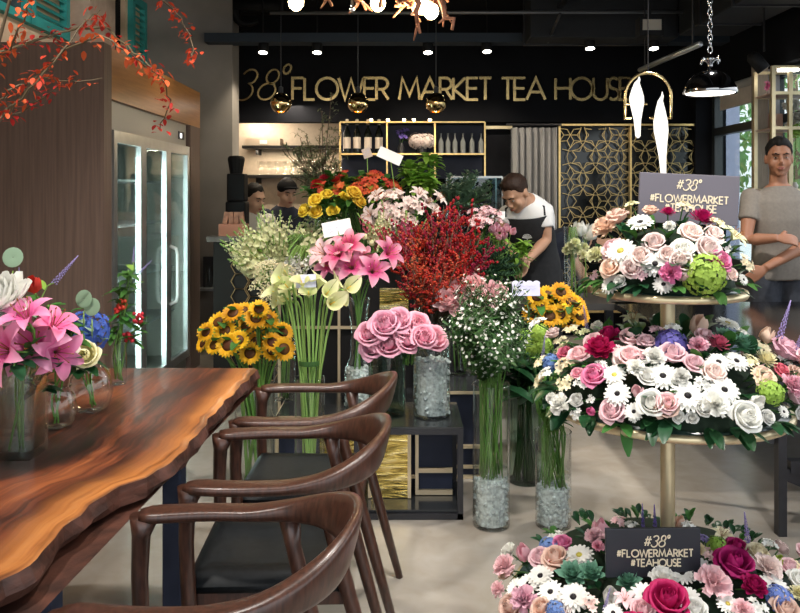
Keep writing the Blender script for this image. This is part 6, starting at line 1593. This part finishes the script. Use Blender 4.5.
card(367, 153, 9, 10, 5.3, -20, M('card_beige', (.6, .5, .45), .6), 'small beige card beside the tilted white card', (-.2, 5.3, 1.2))
card(337, 228, 29, 15, 4.3, -11, WHITECARD, 'white price card above the pink lilies', (-.2, 4.19, .8))
card(306, 281, 20, 13, 3.66, -3, LILACCARD, 'pale lilac card among the calla lilies', (-.42, 3.72, .7))
card(526, 289, 28, 14, 4.25, 0, LILACCARD, 'lilac scalloped card beside the sunflowers', (.72, 4.4, .65))
card(302, 271, 10, 6, 4.2, 0, WHITECARD, 'small white card behind the calla lilies', (-.6, 4.3, .66)) if False else None
card(494, 215, 22, 8, 5.35, 2, WHITECARD, 'white card behind the mauve stock', (.55, 5.4, .76))

# ------------------------------------------------------------------ vases on the live-edge table
TZ = .75
def on_table(u, v): 
    y = FPX*(H-TZ)/(v-VH); return Vector(((u-400)/FPX*y, y, TZ))
a1 = on_table(14, 458); a1.y += .03
vase('square_vase', 'square glass vase nearest the camera on the live-edge table', a1, [(.052, 0), (.055, .02), (.055, .215)], .75, sq=True)
a2 = on_table(33, 432); a2.x -= .03; vase('square_vase', 'second square glass vase behind the nearest one', a2, [(.045, 0), (.048, .02), (.048, .2)], .7, sq=True)
bowl = lambda r: [(r*.5, 0), (r*.8, r*.2), (r, r*.85), (r*.85, r*1.6), (r*.62, r*1.95), (r*.66, r*2.05)]
a3 = on_table(57, 427); vase('fishbowl_vase', 'round glass bowl between the square vases and the larger bowl', a3, bowl(.056), .6)
a4 = on_table(90, 411); vase('fishbowl_vase', 'larger round glass bowl with green stems on the live-edge table', a4, bowl(.068), .6)
a5 = on_table(119, 384); vase('bottle_vase', 'slender glass bottle vase with red berries on the live-edge table', a5, [(.024, 0), (.026, .02), (.026, .1), (.02, .13), (.022, .15)], .6)
random.seed(77)
def single(name, cat, label, v_, u, v, y, d, kind, r, mats, neck=.2, leaves=2, stem=STEMG, lm=LEAFM, ls=.06):
    o = flower(name, v_+Vector((U(-.02, .02), U(-.02, .02), .015)), P(u, v, y), d, kind, r, mats, stem, .003, v_+Vector((U(-.02, .02), U(-.02, .02), neck)), leaves, lm, leafsize=ls, cat=cat); tag(o, label); return o
single('white_peony', 'peony', 'big white peony at the left end of the table flowers', a1, 8, 308, 1.98, (-.2, -.7, .7), 'peony', .09, (C_['white'],))
L1 = (C_['lilypink'], STAM)
LP = PM('petal_tablelily', (.8, .13, .36), (.86, .5, .62), .03, .12); L1 = (LP, STAM)
for u, v, d, r, lab in ((36, 347, (.1, -.9, .5), .088, 'large open pink lily at the middle of the table flowers'), (14, 352, (-.5, -.8, .3), .08, 'pink lily opening low over the nearest square vase'), (55, 352, (.7, -.7, .0), .07, 'pink lily facing down towards the round bowls'), (28, 322, (-.1, -.5, .9), .07, 'pink lily standing just under the white peony'), (52, 330, (.5, -.3, .8), .06, 'half-open pink lily beside the blue hydrangea')):
    single('pink_lily', 'lily', lab, a1 if u < 30 else a2, u, v, 1.93 if u < 30 else 2.02, d, 'lily', r, L1, .19)
for u, v, lab in ((10, 372, 'dark leafy sprig hanging over the lip of the nearest square vase'), (52, 372, 'dark leafy sprig drooping between the square vases and the bowls'), (76, 374, 'dark leafy sprig over the lip of the larger round bowl')):
    single('foliage_sprig', 'leaves', lab, a1 if u < 30 else (a2 if u < 60 else a4), u, v, {10: 1.9, 52: 2.0, 76: 2.25}[u], (0, -.5, -.2), None, 0, (), .2, 12, STEMG, LEAFD, .07)
single('red_rose', 'rose', 'red rose bud above the white peony and lilies', a2, 35, 293, 2.12, (0, -.4, 1), 'tulip', .026, (C_['red'],))
single('blue_hydrangea', 'hydrangea', 'deep blue hydrangea head over the round bowls', a4, 89, 335, 2.36, (.1, -.7, .6), 'hydrangea', .058, (C_['bluehyd'],), .12)
single('cream_rose', 'rose', 'cream yellow rose leaning over the larger round bowl', a4, 86, 356, 2.28, (.2, -.9, .3), 'rose', .036, (C_['paleyellow'],), .12)
single('blush_rose', 'rose', 'pale peach rose tucked beside the cream rose', a3, 69, 350, 2.22, (0, -.9, .4), 'rose', .032, (C_['blush'],), .1)
for u, v, u2, v2, lab in ((13, 257, 8, 1, 'round grey-green eucalyptus leaf standing above the white peony'), (84, 297, 0, 0, 'round grey-green eucalyptus leaf above the blue hydrangea'), (92, 305, 0, 0, 'lower round eucalyptus leaf above the blue hydrangea')):
    b_ = a2 if u < 40 else a4; t = P(u, v+14, 2.3 if u > 40 else 2.05)
    o = flower('eucalyptus_sprig', b_+Vector((0, 0, .02)), t, (0, 0, 1), None, 0, (), STEMP, .002, b_+Vector((0, 0, .13)), 2, LEAFE, leafsize=.05, cat='eucalyptus sprig'); tag(o, lab)
    a = MB(); c = t+Vector((0, 0, .035))-o.location; a.lathe([(.001, 0), (.02, .002), (.026, .001)], 16); st_ = 0; a.xf(Matrix.Translation(c) @ Vector((U(-.2, .2), -1, .15)).to_track_quat('Z', 'Y').to_matrix().to_4x4()); a.build('round_leaf', LEAFE, o, True)
for u0, v0, u1, v1, b_, lab, c in ((20, 292, 19, 268, a1, 'lavender veronica spike with a curling tip beside the eucalyptus leaf', 'lilac'), (54, 283, 76, 258, a2, 'lavender veronica spike bending over the table flowers', 'lilac'), (137, 275, 150, 262, a5, 'lilac veronica spike above the red berries', 'lilac'), (133, 262, 134, 247, a5, 'upright lilac veronica tip in the bottle vase', 'lilac')):
    y = b_.y+.02; p0, p1 = P(u0, v0, y), P(u1, v1, y); o = flower('veronica_spike', b_+Vector((0, 0, .02)), p0, (p1-p0), 'spike', (p1-p0).length/2*1.1, (C_[c],), STEMP, .002, b_+Vector((0, 0, .14)), 2, LEAFL, cat='flower'); tag(o, lab)
for u, v, lab in ((62, 312, 'bunch of narrow green leaves behind the pink lilies'), (48, 305, 'second bunch of narrow leaves under the red rose'), (40, 372, 'broad dark leaves hanging under the large pink lily'), (70, 322, 'narrow leaf stem beside the blue hydrangea')):
    single('foliage_sprig', 'leaves', lab, a2 if u < 60 else a3, u, v, 2.1, (0, 0, 1), None, 0, (), .15, 14, STEMG, LEAFM if u != 40 else LEAFD, .06)
for u, v, lab in ((123, 304, 'cluster of red berries highest in the bottle vase'), (138, 318, 'cluster of red berries reaching out of the bottle vase'), (129, 338, 'lowest cluster of red berries in the bottle vase'), (119, 312, 'red berry cluster nearest the stem of the bottle vase')):
    o = single('berry_sprig', 'berry sprig', lab, a5, u, v, a5.y, (0, -.4, 1), None, 0, (), .14, 9, STEMG, LEAFM, .055)
    a = MB(); c = P(u, v, a5.y)-o.location
    for i in range(16): a.ell(c+Vector((U(-1, 1), U(-1, 1), U(-1, 1)))*.016, (.007,)*3, 6, 4)
    a.build('berries', PM('berry_bright', (.6, .05, .03)), o, True)
for u, v in ((112, 330), (120, 285), (128, 270)): 
    single('foliage_sprig', 'leaves', {112: 'leafy stem low in the bottle vase', 120: 'tall leafy stem rising from the bottle vase', 128: 'highest leafy stem in the bottle vase'}[u], a5, u, v, a5.y, (0, 0, 1), None, 0, (), .14, 16, STEMG, LEAFM, .05)
# tall vase of reddish branches beside the table end, its branches reaching into view
tv = Vector((-1.5, 2.55, TZ))
vase('tall_vase', 'tall dark vase holding the red autumn branches', tv, [(.08, 0), (.1, .1), (.09, .3), (.05, .42)], 0, 0, M('vase_dark2', (.05, .045, .04), .4))
REDL = PM('leaf_autumn', (.58, .06, .03), hv=.02, vv=.35)
AB = [[(-60, 190), (0, 118), (40, 72), (75, 44), (100, 36), (125, 50), (145, 66), (165, 78)], [(-60, 160), (-10, 70), (15, 42), (25, 12), (30, -10)], [(-40, 150), (0, 120), (30, 90), (55, 60), (85, 22), (100, 10)],
      [(-40, 140), (0, 100), (12, 88), (40, 78), (70, 82), (102, 78)], [(20, -30), (70, -25), (140, -20), (172, 8), (186, 28), (194, 50), (190, 62)], [(-40, 60), (10, 50), (40, 40), (70, 30), (105, 26), (128, 48), (150, 64), (166, 84), (170, 104), (160, 130)], [(-40, 150), (0, 116), (20, 112), (45, 96), (62, 84)]]
lst = []
for i, pl in enumerate(AB):
    y0 = 2.35+.05*i; pts = [tv+Vector((0, 0, .3)), tv+Vector((0, -.02, .44))]+[P(u, v, y0+.1*sin(k+i)) for k, (u, v) in enumerate(pl)]
    a = MB(); fine = []
    for p, q in zip(pts, pts[1:]):
        for k in range(4): fine.append(p.lerp(q, k/4)+Vector((U(-1, 1), U(-1, 1), U(-1, 1)))*.006)
    fine.append(pts[-1]); a.tube([p-pts[0] for p in fine], [.006*(1-.75*k/len(fine)) for k in range(len(fine))], 6)
    o = a.build('autumn_branch', PM('branch_olive', (.12, .09, .05), trans=0), None, True); o.location = pts[0]; tag(o, None, 'branch'); o['_tip'] = list(pts[-2])
    b = MB()
    for k in range(10, len(fine)):
        if random.random() < .72:
            c = fine[k]-pts[0]
            for _ in range(random.randint(2, 6)):
                e = c+Vector((U(-1, 1), U(-1, 1), U(-1, 1)))*.022; leafblade(b, e, (U(-1, 1), U(-1, 1), U(-1, .6)), U(.016, .03), U(.011, .018), .2, .3, 3)
    b.build('red_leaves', REDL, o, True); lst.append(o)
name_apart(lst, 'thin branch with small red leaves before the wood panel', 'red autumn branches')
# ------------------------------------------------------------------ light
random.seed(1)
lamp('AREA', 'kitchen_light', (-1.3, 8.28, 2.3), KITW, (1, .86, .68), 1.2, (-1.2, 8.35, 0), sy=.2)
lamp('AREA', 'shelf_lamp', (-1.15, 8.6, P(0, 146, 8.6).z-.05), 7, (1, .84, .62), 1.0, (-1.15, 8.62, 0), sy=.03)  # added fill strip without a fixture, brightens the kitchen wall below the upper shelf
for x, y in DISPLAY: lamp('SPOT', 'track_light', (x, y, ZC-.15), DISPW, (1, .95, .88), .06, (x*.9, y+.6, .7), 95, .7)
lamp('SPOT', 'facade_light', (-1.1, 4.1, 3.0), 35, (1, .9, .8), .05, (-2.35, 5.4, 2.75), 80, .8)  # unseen spot added to brighten the upper facade
lamp('SPOT', 'header_light', (-1.15, 5.6, 2.95), 35, (1, .78, .5), .05, (-1.67, 5.6, 2.05), 50, .8)
# daylight through the glazed shop front behind the camera and the window side
for o in SC.objects:
    if '_tip' in o: del o['_tip']
    if 'back' in o: del o['back']
